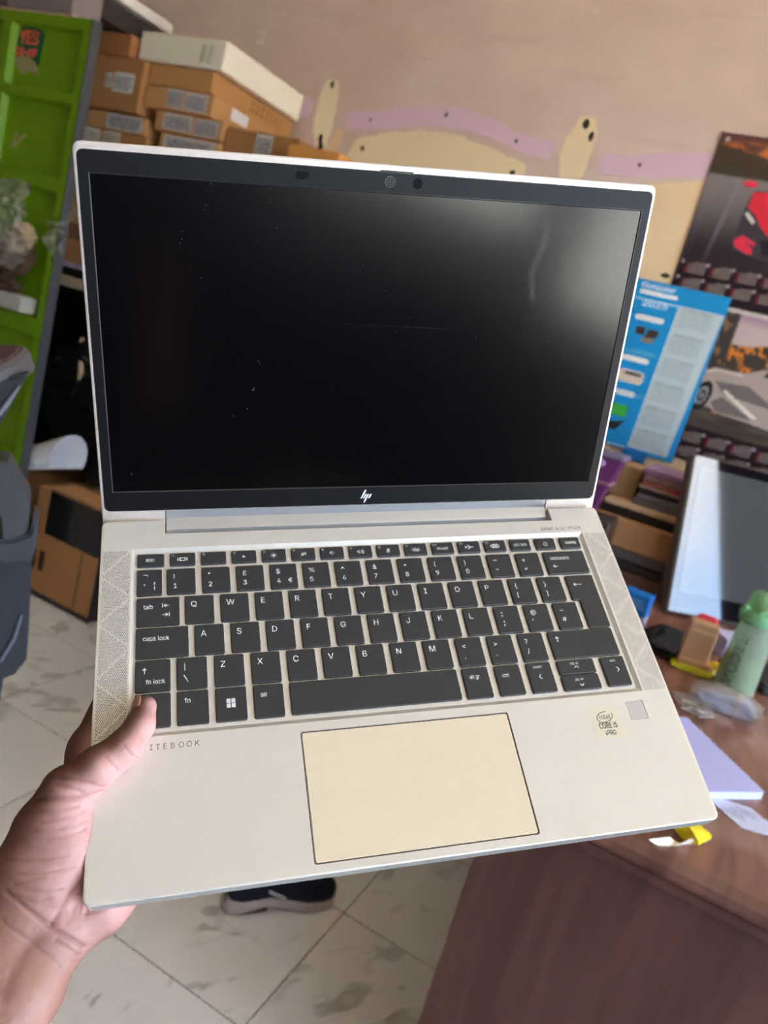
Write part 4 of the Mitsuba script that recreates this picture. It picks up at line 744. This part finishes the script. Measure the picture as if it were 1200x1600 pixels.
part(bc, 'month_grid', rects(mg, .0008), 'mat_matte', (150, 162, 166), frame=BF, kind='stuff'); pieces(bc, 'month_name', [sbox(*h_) for h_ in hd], .0008, 'mat_matte', (134, 146, 140), BF)

# ------------------------------------------------------------------ boxes on the shelf at the left
shelf = thing('shelf', 'worn wooden shelf carrying the cardboard boxes', 'shelf')
part(shelf, 'board', bbox(-3.4, -1.45, 2.15, 2.88, 1.155, 1.19, .004), 'mat_matte', (172, 146, 118)); 
for x in (-3.36, -1.5): part(shelf, 'leg', bbox(x, x + .05, 2.2, 2.25, 0, 1.155), 'mat_matte', (70, 56, 46)); part(shelf, 'leg', bbox(x, x + .05, 2.82, 2.87, 0, 1.155), 'mat_matte', (70, 56, 46))
single('gap_shade_slab', bbox(-3.0, -1.55, 2.2, 2.86, 1.191, 1.222, .003), 'mat_satin', (22, 20, 22), 'flat black slab on the wooden shelf, painted shade of the gap under the boxes', 'case')  # black slab fills the dark gap above the plank with painted shade
single('plastic_sheet', bbox(-2.9, -1.6, 2.19, 2.86, 1.223, 1.236, .002), 'mat_satin', (172, 150, 178), 'lilac plastic sheet on the black slab under the boxes', 'sheet')
BR1, BR2, BR3 = (186, 136, 88), (168, 118, 74), (196, 148, 96)
LB = (186, 178, 176)
G = 'brown boxes on the shelf'
carton('brown box at the bottom of the visible stack, on the lilac sheet', -2.75, -2.12, 2.33, 2.84, 1.237, 1.325, BR2)
carton('dark brown box second from the bottom of the stack beside the green panel', -2.72, -2.1, 2.35, 2.84, 1.326, 1.385, (128, 88, 62))
carton('brown box with a small white label, third from the bottom beside the green panel', -2.70, -2.1, 2.33, 2.84, 1.386, 1.475, BR1, labs=[(-2.585, -2.525, 1.395, 1.455, (205, 198, 192))])
carton('large plain brown box fourth from the bottom beside the green panel', -2.72, -2.1, 2.36, 2.84, 1.476, 1.60, BR2)
carton('plain brown box below the box with two white labels', -2.76, -2.3, 2.34, 2.84, 1.601, 1.690, BR3)
carton('brown box with two white barcode labels at the top left corner of the laptop', -2.76, -2.345, 2.36, 2.84, 1.692, 1.752, BR2, labs=[(-2.70, -2.585, 1.697, 1.748, (214, 208, 190)), (-2.566, -2.48, 1.700, 1.748, (210, 196, 166))])
carton('brown box with one wide grey label on its right half', -2.66, -2.362, 2.355, 2.84, 1.754, 1.815, BR1, labs=[(-2.558, -2.377, 1.757, 1.812, LB)])
carton('large brown box with a white barcode label right of the green panel', -2.72, -2.395, 2.335, 2.84, 1.822, 2.005, BR2, labs=[(-2.535, -2.434, 1.885, 1.952, (206, 204, 206)), (-2.577, -2.545, 1.895, 1.945, (206, 198, 190))])
carton('open brown box with flaps under the black case', -2.72, -2.475, 2.33, 2.84, 2.008, 2.085, (160, 106, 66))
single('black_case', bbox(-2.95, -2.52, 2.15, 2.53, 2.092, 2.16, .004).apply_transform(trimesh.transformations.rotation_matrix(.02, [0, 1, 0], [-2.6, 2.3, 2.1])), 'mat_satin', (52, 44, 42), 'flat black box high on the stack beside the white boxes', 'box')
single('white_box', bbox(-2.93, -2.515, 2.18, 2.56, 2.174, 2.212, .004), 'mat_satin', (222, 216, 210), 'flat white box lying on the black box at the top of the stack', 'box')
# middle column
carton('brown box low in the right column of the stack', -2.08, -1.72, 2.34, 2.84, 1.237, 1.45, BR1)
carton('brown box just behind the top edge of the lid, under the two-label boxes', -2.09, -1.72, 2.36, 2.84, 1.452, 1.68, BR2)
carton('brown box peeping over the lid under the box with two grey labels', -2.29, -2.012, 2.365, 2.84, 1.692, 1.780, BR3, labs=[(-2.27, -2.03, 1.72, 1.775, LB)])
carton('brown box with two grey labels, third from the top under the white box', -2.325, -2.012, 2.36, 2.84, 1.784, 1.853, BR1, labs=[(-2.285, -2.149, 1.792, 1.848, LB), (-2.135, -2.028, 1.788, 1.845, (178, 170, 170))])
carton('brown box with a white sticker on its side, second under the white box', -2.39, -2.068, 2.355, 2.86, 1.857, 1.932, (190, 142, 92), labs=[(-2.282, -2.209, 1.866, 1.93, LB), (-2.197, -2.095, 1.863, 1.925, (186, 180, 182))], label_side=[(2.46, 2.56, 1.885, 1.925, (224, 218, 214))])
k, R = carton('brown box with printed marks directly under the big white box', -2.39, -2.092, 2.36, 2.87, 1.936, 2.008, (184, 134, 82))
mk = []
for i in range(7):
    for j in range(2): mk.append(disc(2.60 + .032 * i, 1.985 - .022 * j, .008, 2).difference(disc(2.60 + .032 * i, 1.985 - .022 * j, .004, 2)) if (i + j) % 2 else sbox(2.593 + .032 * i, 1.978 - .022 * j, 2.606 + .032 * i, 1.993 - .022 * j).difference(sbox(2.597 + .032 * i, 1.982 - .022 * j, 2.602 + .032 * i, 1.989 - .022 * j)))
part(k, 'print', flat(unary_union(mk), .0006), 'mat_matte', (120, 78, 44), frame=frame((-2.092, 0, 0), (0, 1, 0), (0, 0, 1)), label='printed handling marks')
k = thing('white_box', 'big flat white box on top of the brown boxes', 'box')
part(k, 'body', bbox(-2.462, -2.062, 2.36, 2.862, 2.014, 2.112, .004), 'mat_satin', (232, 224, 204)); part(k, 'print', rects([(-2.17, 2.03, -2.155, 2.09), (-2.15, 2.03, -2.145, 2.09), (-2.135, 2.03, -2.125, 2.09), (-2.115, 2.03, -2.112, 2.09)], .0006), 'mat_matte', (176, 166, 152), frame=frame((0, 2.36, 0), (1, 0, 0), (0, 0, 1)))
# right column behind the lid
carton('plain brown box under the box with a square grey label', -2.005, -1.70, 2.39, 2.84, 1.682, 1.753, BR3)
carton('brown box with a square grey label on the far right of the stack', -2.005, -1.69, 2.38, 2.84, 1.755, 1.842, (170, 120, 74), labs=[(-1.872, -1.80, 1.762, 1.836, (206, 196, 186))])
carton('orange-brown box peeping over the lid at the far right of the stack', -1.66, -1.46, 2.28, 2.6, 1.60, 1.80, (206, 142, 74))
carton('brown box under the orange-brown box at the far right of the stack', -1.69, -1.46, 2.28, 2.84, 1.237, 1.595, BR2)

# ------------------------------------------------------------------ green panel at the left
gp = thing('green_cabinet', 'worn green metal cabinet door with recessed panels and a peeling sticker', 'cabinet door')
GF = frame((0, 1.95, 0), (1, 0, 0), (0, 0, 1))
gm = m3.Manifold.cube([.925, .03, 1.975]).translate([-3.17, 1.95, .012])
def pocket(x0, x1, z0, z1, dep=.025, sl=.006):
    return hull([(x, 1.95 + dep, z) for x in (x0 + sl, x1 - sl) for z in (z0 + sl, z1 - sl)] + [(x, 1.94, z) for x in (x0 - .003, x1 + .003) for z in (z0 - .003, z1 + .003)])
for z0_, z1_ in ((1.762, 1.955), (1.497, 1.73), (1.035, 1.455), (.55, .975), (.08, .50)):
    gm -= pocket(-2.612, -2.282, z0_, z1_); gm -= pocket(-3.13, -2.655, z0_, z1_)
part(gp, 'door', gm, 'mat_satin', (104, 142, 12), label='green painted door')
part(gp, 'gasket', bbox(-2.2465, -2.238, 1.947, 1.983, .012, 1.989, .002), 'mat_satin', (70, 71, 72), label='dark grey rubber edge')
part(gp, 'sticker', extrude(Polygon([(-2.60, 1.945), (-2.545, 1.962), (-2.50, 1.945), (-2.478, 1.935), (-2.487, 1.835), (-2.53, 1.83), (-2.61, 1.852)]), -.0265, -.024), 'mat_satin', (26, 88, 48), frame=GF, label='dark green peeling sticker')
part(gp, 'sticker', extrude(Polygon([(-2.61, 1.85), (-2.55, 1.862), (-2.50, 1.84), (-2.482, 1.805), (-2.53, 1.815), (-2.56, 1.80), (-2.59, 1.822)]), -.0265, -.0235), 'mat_matte', (150, 140, 96), frame=GF)
part(gp, 'lettering', [text('YES', -2.598, 1.898, .040, .092, True, .002, -.0242), text('CO-OP', -2.606, 1.858, .026, .10, True, .002, -.0238)], 'mat_satin', (226, 84, 74), frame=GF, label='red lettering')
part(gp, 'scratch', extrude(unary_union([line([(-2.56, 1.57), (-2.545, 1.60), (-2.55, 1.615)], .012), line([(-2.54, 1.578), (-2.515, 1.605), (-2.50, 1.612)], .01), line([(-2.41, 1.745), (-2.37, 1.742)], .008), line([(-2.345, 1.74), (-2.34, 1.732)], .008)]), -.0255, -.0235), 'mat_matte', (158, 148, 96), frame=GF)
# rubbish tucked in the lower field behind torn film
single('paper_scraps', [crumple(-2.40, 1.928, 1.145, .14, .03, .13, 0, .03, 61, 4), crumple(-2.53, 1.928, 1.12, .16, .03, .12, 0, .03, 64, 4), crumple(-2.46, 1.928, 1.085, .18, .03, .06, 0, .02, 67, 4)], 'mat_matte', (86, 62, 46), 'crumpled brown paper stuffed into the green door', 'paper scraps', smooth=40)
labels['paper_scraps']['kind'] = 'stuff'
single('paper_scrap', crumple(-2.375, 1.915, 1.225, .08, .02, .09, 12, .03, 71, 4), 'mat_matte', (176, 150, 118), 'torn tan paper scrap on the green door', 'paper', smooth=40)
single('white_slab', bbox(-2.66, -2.315, 1.905, 1.974, 1.042, 1.095, .004), 'mat_matte', (180, 172, 158), 'dirty white slab lying on the ledge of the green door', 'slab')
def film_sheet(x0, x1, z0, z1, y, amp, seed, n=80):
    gx, gz = np.meshgrid(np.linspace(x0, x1, n), np.linspace(z0, z1, n), indexing='ij')
    q = np.stack([gx, gx * 0, gz], -1).reshape(-1, 3)
    rd = sum((1 - 2 * np.abs(meshkit.fbm(q * k_ + seed + k_, 2, 8) - .5)) ** 5 * w_ for k_, w_ in ((9, .6), (19, .45), (38, .25)))
    q[:, 1] = y - amp * (meshkit.fbm(q * 7 + seed, 2, 3) + rd * .9) + amp * .6; q[:, 0] += (meshkit.noise(q * 9 + 4) - .5) * .05; q[:, 2] += (meshkit.noise(q * 8 + 14) - .5) * .06
    f = []
    for i in range(n - 1):
        for j in range(n - 1): a = i * n + j; f += [(a, a + n, a + n + 1), (a, a + n + 1, a + 1)]
    return trimesh.Trimesh(q, f, process=False)
single('plastic_film', film_sheet(-2.75, -2.30, 1.16, 1.45, 1.88, .05, 2.0), 'mat_clear', (0, 0, 0), 'crumpled clear plastic film taped across the green door', 'plastic film', smooth=True)
single('plastic_film', film_sheet(-2.275, -2.19, 1.27, 1.42, 1.955, .05, 8.0, 20), 'mat_clear', (0, 0, 0), 'loose end of clear film hanging over the dark edge of the green door', 'plastic film', smooth=True)
carton('grey-brown box lying on top of the green door at the upper left corner', -2.78, -2.42, 2.02, 2.14, 1.985, 2.02, (190, 160, 140), tape=False)
carton('grey box above the green door in the top left corner', -2.75, -2.43, 2.02, 2.14, 2.021, 2.12, (140, 126, 124), tape=False)

# ------------------------------------------------------------------ dark corner under the shelf
fb, R = carton('big cardboard box with black tape standing on the floor under the shelf', -2.285, -1.935, 2.085, 2.6, 0.0, .425, (176, 126, 82), tape=False, name='moving_box')
part(fb, 'tape', bbox(-2.22, -1.934, 2.0835, 2.09, .255, .4255, .0005), 'mat_gloss', (28, 27, 30), label='wide black tape'); part(fb, 'tape', bbox(-1.9375, -1.933, 2.085, 2.6, .0, .4255, .0005), 'mat_gloss', (26, 24, 26))
part(fb, 'tape', bbox(-2.285, -1.935, 2.0835, 2.09, .0, .022, .0005), 'mat_gloss', (34, 30, 30))
pieces(fb, 'handle_hole', [sbox(-2.256, .105, -2.244, .182), sbox(-2.225, .108, -2.197, .186)], .001, 'mat_matte', (70, 46, 30), frame((0, 2.085, 0), (1, 0, 0), (0, 0, 1)))
part(fb, 'seam', rects([(-2.02, .03, -2.012, .25)], .001), 'mat_matte', (110, 74, 48), frame=frame((0, 2.085, 0), (1, 0, 0), (0, 0, 1)))
part(fb, 'flap', bbox(-2.23, -2.0, 2.10, 2.19, .427, .432, .001).apply_transform(trimesh.transformations.rotation_matrix(.12, [1, 0, 0], [0, 2.1, .43])), 'mat_matte', (196, 142, 92))
carton('second cardboard box on the floor behind the office chair', -2.75, -2.30, 2.11, 2.6, 0.0, .40, (150, 104, 66), tape=False, name='moving_box')
bgm = crumple(-2.13, 2.48, .44, .86, .44, .56, 0, .12, 81, 5)
single('black_bag', bgm, 'mat_gloss', (22, 21, 23), 'black plastic bag heaped under the shelf', 'bag', smooth=60)
single('niche_shade_board', bbox(-3.3, -1.56, 2.80, 2.815, 0, 1.15, .002), 'mat_matte', (20, 18, 18), 'tall black board added as painted shade against the wall under the shelf', 'board')  # black board added so the niche under the shelf reads as shade
# curled white paper
us = np.linspace(0, 1, 26); arcp = [(-.06 + .30 * u - .02 * math.sin(u * 3), .10 * math.sin(u * math.pi * .9)) for u in us]
rl = []
pa, pb = np.array([-2.42, 2.03, .44]), np.array([-2.12, 2.06, .60])
ux = (pb - pa) / np.linalg.norm(pb - pa)
cyl_pts = []
for i, aa in enumerate(np.linspace(-.4, 3.7, 22)):
    rr = .062 + .008 * aa / 3; c_ = np.array([0, -math.cos(aa) * rr, math.sin(aa) * rr])
    cyl_pts.append([np.array([-2.40, 2.06, .478]) + c_ * .9 + np.array([.02, 0, 0]) * math.sin(aa), np.array([-2.155, 2.07, .575]) + c_ * 1.25])
vv = np.array(cyl_pts).reshape(-1, 3); ff = []
for i in range(21): ff += [(2 * i, 2 * i + 2, 2 * i + 3), (2 * i, 2 * i + 3, 2 * i + 1)]
sh = trimesh.Trimesh(vv, ff, process=False); sh2 = sh.copy(); sh2.vertices = sh2.vertices * np.array([1, 1, 1]) + np.array([0, .001, .001]); sh2.invert()
single('paper_roll', [sh, sh2], 'mat_satin', (240, 242, 248), 'curled white printed paper lying on the cardboard box by the black bag', 'paper', smooth=True)
single('marker', spheres_hull([(-2.36, 2.27, .76), (-2.375, 2.25, .97)], .010), 'mat_satin', (198, 160, 120), 'tan stick poking out of the black bag by the green door', 'stick')

# ------------------------------------------------------------------ office chair (only the raised armrest is in view)
oc = thing('office_chair', 'grey plastic office chair with a raised armrest at the left edge', 'chair')
hn, hx = np.array([-.751, .661, 0]), np.array([.661, .751, 0])
OF = frame((-.866, .763, 0), hx, (0, 0, 1))            # local x along hx, y up, z towards the camera
def solid(pts, t0, t1, ch=.004):
    p = Polygon(pts).buffer(0); q = p.buffer(-ch, join_style=1)
    a = m3.Manifold.extrude(xs(p), t1 - t0 - 2 * ch).translate([0, 0, t0 + ch])
    b = m3.Manifold.extrude(xs(q), t1 - t0).translate([0, 0, t0])
    return tri(a + b)
GREY, DG = (86, 81, 79), (47, 50, 56)
def ellip(cx, cz, a, b, top, bot, rot=0):
    n = 40; th = np.arange(n) * 2 * math.pi / n
    return [(cx + a * math.cos(t_), top(t_), b * math.sin(t_) + cz) for t_ in th]
# armrest pad: an elongated rounded disc, tilted, with a ribbed brown top
pl_ = np.array([-.82, -.52, .25]); pl_ /= np.linalg.norm(pl_); pw_ = np.array([.1, -.35, .93]); pw_ -= pl_ * (pw_ @ pl_); pw_ /= np.linalg.norm(pw_)
PF = OF @ frame(np.array([-.083, 1.129, .012]), pl_, pw_)
ell = affinity.scale(disc(0, 0, 1, 10), .072, .034)
part(oc, 'armrest', pillow(ell, -.030, 0, .006), 'mat_satin', GREY, frame=PF, smooth=35)
inner = affinity.scale(ell, .86, .80)
part(oc, 'armrest_cover', extrude(inner, -.001, .0012), 'mat_matte', (74, 56, 50), frame=PF, label='ribbed brown top')
for i in range(9):
    rib = line([(-.07, -.026 + .0062 * i), (.07, -.022 + .0062 * i)], .003).intersection(inner)
    if rib.area > 0: part(oc, 'armrest_rib', extrude(rib, .001, .003), 'mat_matte', (96, 74, 66), frame=PF)
part(oc, 'bracket', solid([(-.016, 1.135), (-.022, 1.118), (-.041, 1.057), (-.085, 1.03), (-.13, 1.03), (-.10, 1.10)], -.03, .03), 'mat_satin', DG, frame=OF, smooth=30)
br = solid([(-.10, 1.035), (-.0453, 1.0105), (-.0237, 1.0129), (0.0101, 0.9652), (0.0178, 0.90), (-.03, .885), (-.10, .89)], -.032, .034)
part(oc, 'bracket', br, 'mat_satin', (72, 72, 74), frame=OF, smooth=30)
part(oc, 'slot', solid([(-.06, .9383), (-.0202, .937), (-.0137, .9047), (-.06, .8993)], .0335, .0352, .0005), 'mat_matte', (20, 22, 14), frame=OF)
part(oc, 'collar', solid([(-.10, .912), (-.0187, .9056), (-.0023, .9074), (.0171, .9198), (.0184, .9382), (.0266, .9327), (.0275, .8972), (.0242, .8796), (.0, .872), (-.10, .87)], -.04, .04), 'mat_satin', (62, 65, 71), frame=OF, smooth=30)
part(oc, 'post', solid([(-.12, .89), (0.0192, 0.903), (0.0262, 0.866), (0.037, 0.7683), (0.0409, 0.7249), (0.029, 0.7018), (0.0096, 0.6893), (-.12, .665)], -.036, .038, .008), 'mat_satin', DG, frame=OF, smooth=40)
part(oc, 'post', solid([(-.11, .70), (.0156, .71), (.0152, .6488), (-.02, .60), (-.11, .60)], -.03, .03), 'mat_satin', (44, 48, 56), frame=OF, smooth=30)
part(oc, 'pale_line', tube([(.024, .80, .039), (.020, .762, .0395), (.008, .728, .0395), (-.012, .700, .0385)], [.0022, .003, .003, .002], 8), 'mat_satin', (96, 102, 112), frame=OF, smooth=True)
part(oc, 'pale_line', tube([(-.024, 1.118, .031), (-.036, 1.09, .031), (-.05, 1.062, .031)], [.002, .004, .004], 8), 'mat_satin', (112, 117, 128), frame=OF, smooth=True)  # pale tube paints a highlight line below the armrest pad
ctr = OF[:3, 3] - hx * .32
part(oc, 'seat', spheres_hull([(ctr[0] + .18 * a_, ctr[1] + .18 * b_, .60) for a_ in (-1, 1) for b_ in (-1, 1)], .05), 'mat_matte', (44, 44, 48), smooth=True)
part(oc, 'seat_frame', spheres_hull([tuple(OF[:3, 3] - hx * .06 + np.array([0, 0, .60])), tuple(OF[:3, 3] - hx * .2 + np.array([0, 0, .58]))], .022), 'mat_satin', (60, 62, 66), smooth=True)
part(oc, 'gas_lift', trimesh.creation.cylinder(.028, .47, sections=20).apply_transform(at(ctr[0], ctr[1], .325)), 'mat_satin', (40, 40, 42), smooth=40)
for i in range(5):
    a_ = i * 2 * math.pi / 5 + .3; e_ = ctr + np.array([.27 * math.cos(a_), .27 * math.sin(a_), 0])
    part(oc, 'foot', spheres_hull([(ctr[0], ctr[1], .10), (e_[0], e_[1], .075)], [.03, .018]), 'mat_satin', (46, 46, 48), smooth=True); part(oc, 'caster', spheres_hull([(e_[0], e_[1], .03), (e_[0] + .012, e_[1], .03)], .03), 'mat_satin', (30, 30, 30), smooth=True)

# ------------------------------------------------------------------ sneaker on the floor
sn = thing('sneaker', 'navy sneaker with a white sole standing on the tiled floor', 'shoe')
A, B = np.array([-.668, 1.308]), np.array([-.504, 1.533]); L = np.linalg.norm(B - A); su = (B - A) / L
SNF = frame((A[0] - .03, A[1] + .022, 0), (su[0], su[1], 0), (-su[1], su[0], 0))
def loft(secs, closed=True):
    n = len(secs[0]); v = np.vstack(secs); f = []
    for i in range(len(secs) - 1):
        for j in range(n): a, b = i * n + j, i * n + (j + 1) % n; f += [(a, b, b + n), (a, b + n, a + n)]
    for k_, o_ in ((0, 0), (len(secs) - 1, (len(secs) - 1) * n)):
        c = len(v); v = np.vstack([v, secs[k_].mean(0)]); f += [(c, o_ + (j + 1) % n, o_ + j) if k_ == 0 else (c, o_ + j, o_ + (j + 1) % n) for j in range(n)]
    m = trimesh.Trimesh(v, f, process=False); m.fix_normals(); return m
us = [0, .03, .1, .2, .35, .5, .65, .78, .88, .95, .99, 1.0]
wd = [.012, .026, .034, .035, .031, .036, .045, .047, .043, .030, .014, .004]
def section(u, w, z0, z1, pinch=1.0, n=18, yo=0):
    th = np.arange(n) * 2 * math.pi / n; c, s_ = np.cos(th), np.sin(th); e = .55
    y = w * np.sign(c) * np.abs(c) ** e * (1 - (1 - pinch) * (s_ > 0)); z = (z0 + z1) / 2 + (z1 - z0) / 2 * np.sign(s_) * np.abs(s_) ** e
    return np.column_stack([np.full(n, u * L), y + yo, z])
off = [.0, .0, .0, .0, .004, .002, -.004, -.005, -.003, .002, .006, .008]
so = [section(u, w, (.003 if not .18 < u < .42 else .010) + (0.010 if u > .97 else 0), (.05 if u < .25 else .05 - .02 * min(1, (u - .25) / .3)), yo=o_) for u, w, o_ in zip(us, wd, off)]
part(sn, 'sole', loft(so), 'mat_satin', (196, 184, 184), frame=SNF, smooth=50, label='thick pale wavy sole')
tops = [.10, .115, .112, .105, .10, .092, .078, .066, .056, .046, .036, .03]
up = [section(u, w * .96, .024, tz, .62, yo=o_) for u, w, tz, o_ in zip(us[:-1], wd[:-1], tops, off)]
part(sn, 'upper', loft(up), 'mat_matte', (32, 34, 50), frame=SNF, smooth=50, label='navy fabric upper')
part(sn, 'outsole', bbox(.03, .10, -.024, .024, .0, .006, .002), 'mat_matte', (104, 72, 58), frame=SNF, label='brown rubber under the heel')
part(sn, 'logo', tube([(.13, -.0345, .040), (.11, -.036, .052), (.085, -.0345, .066)], .004, 8), 'mat_satin', (186, 182, 190), frame=SNF, smooth=True)
for i in range(4): part(sn, 'lace', tube([(.165 - .02 * i, -.02, .083 + .004 * i), (.165 - .02 * i, 0, .099 + .003 * i), (.165 - .02 * i, .02, .083 + .004 * i)], .003, 6), 'mat_matte', (60, 60, 74), frame=SNF, smooth=True)
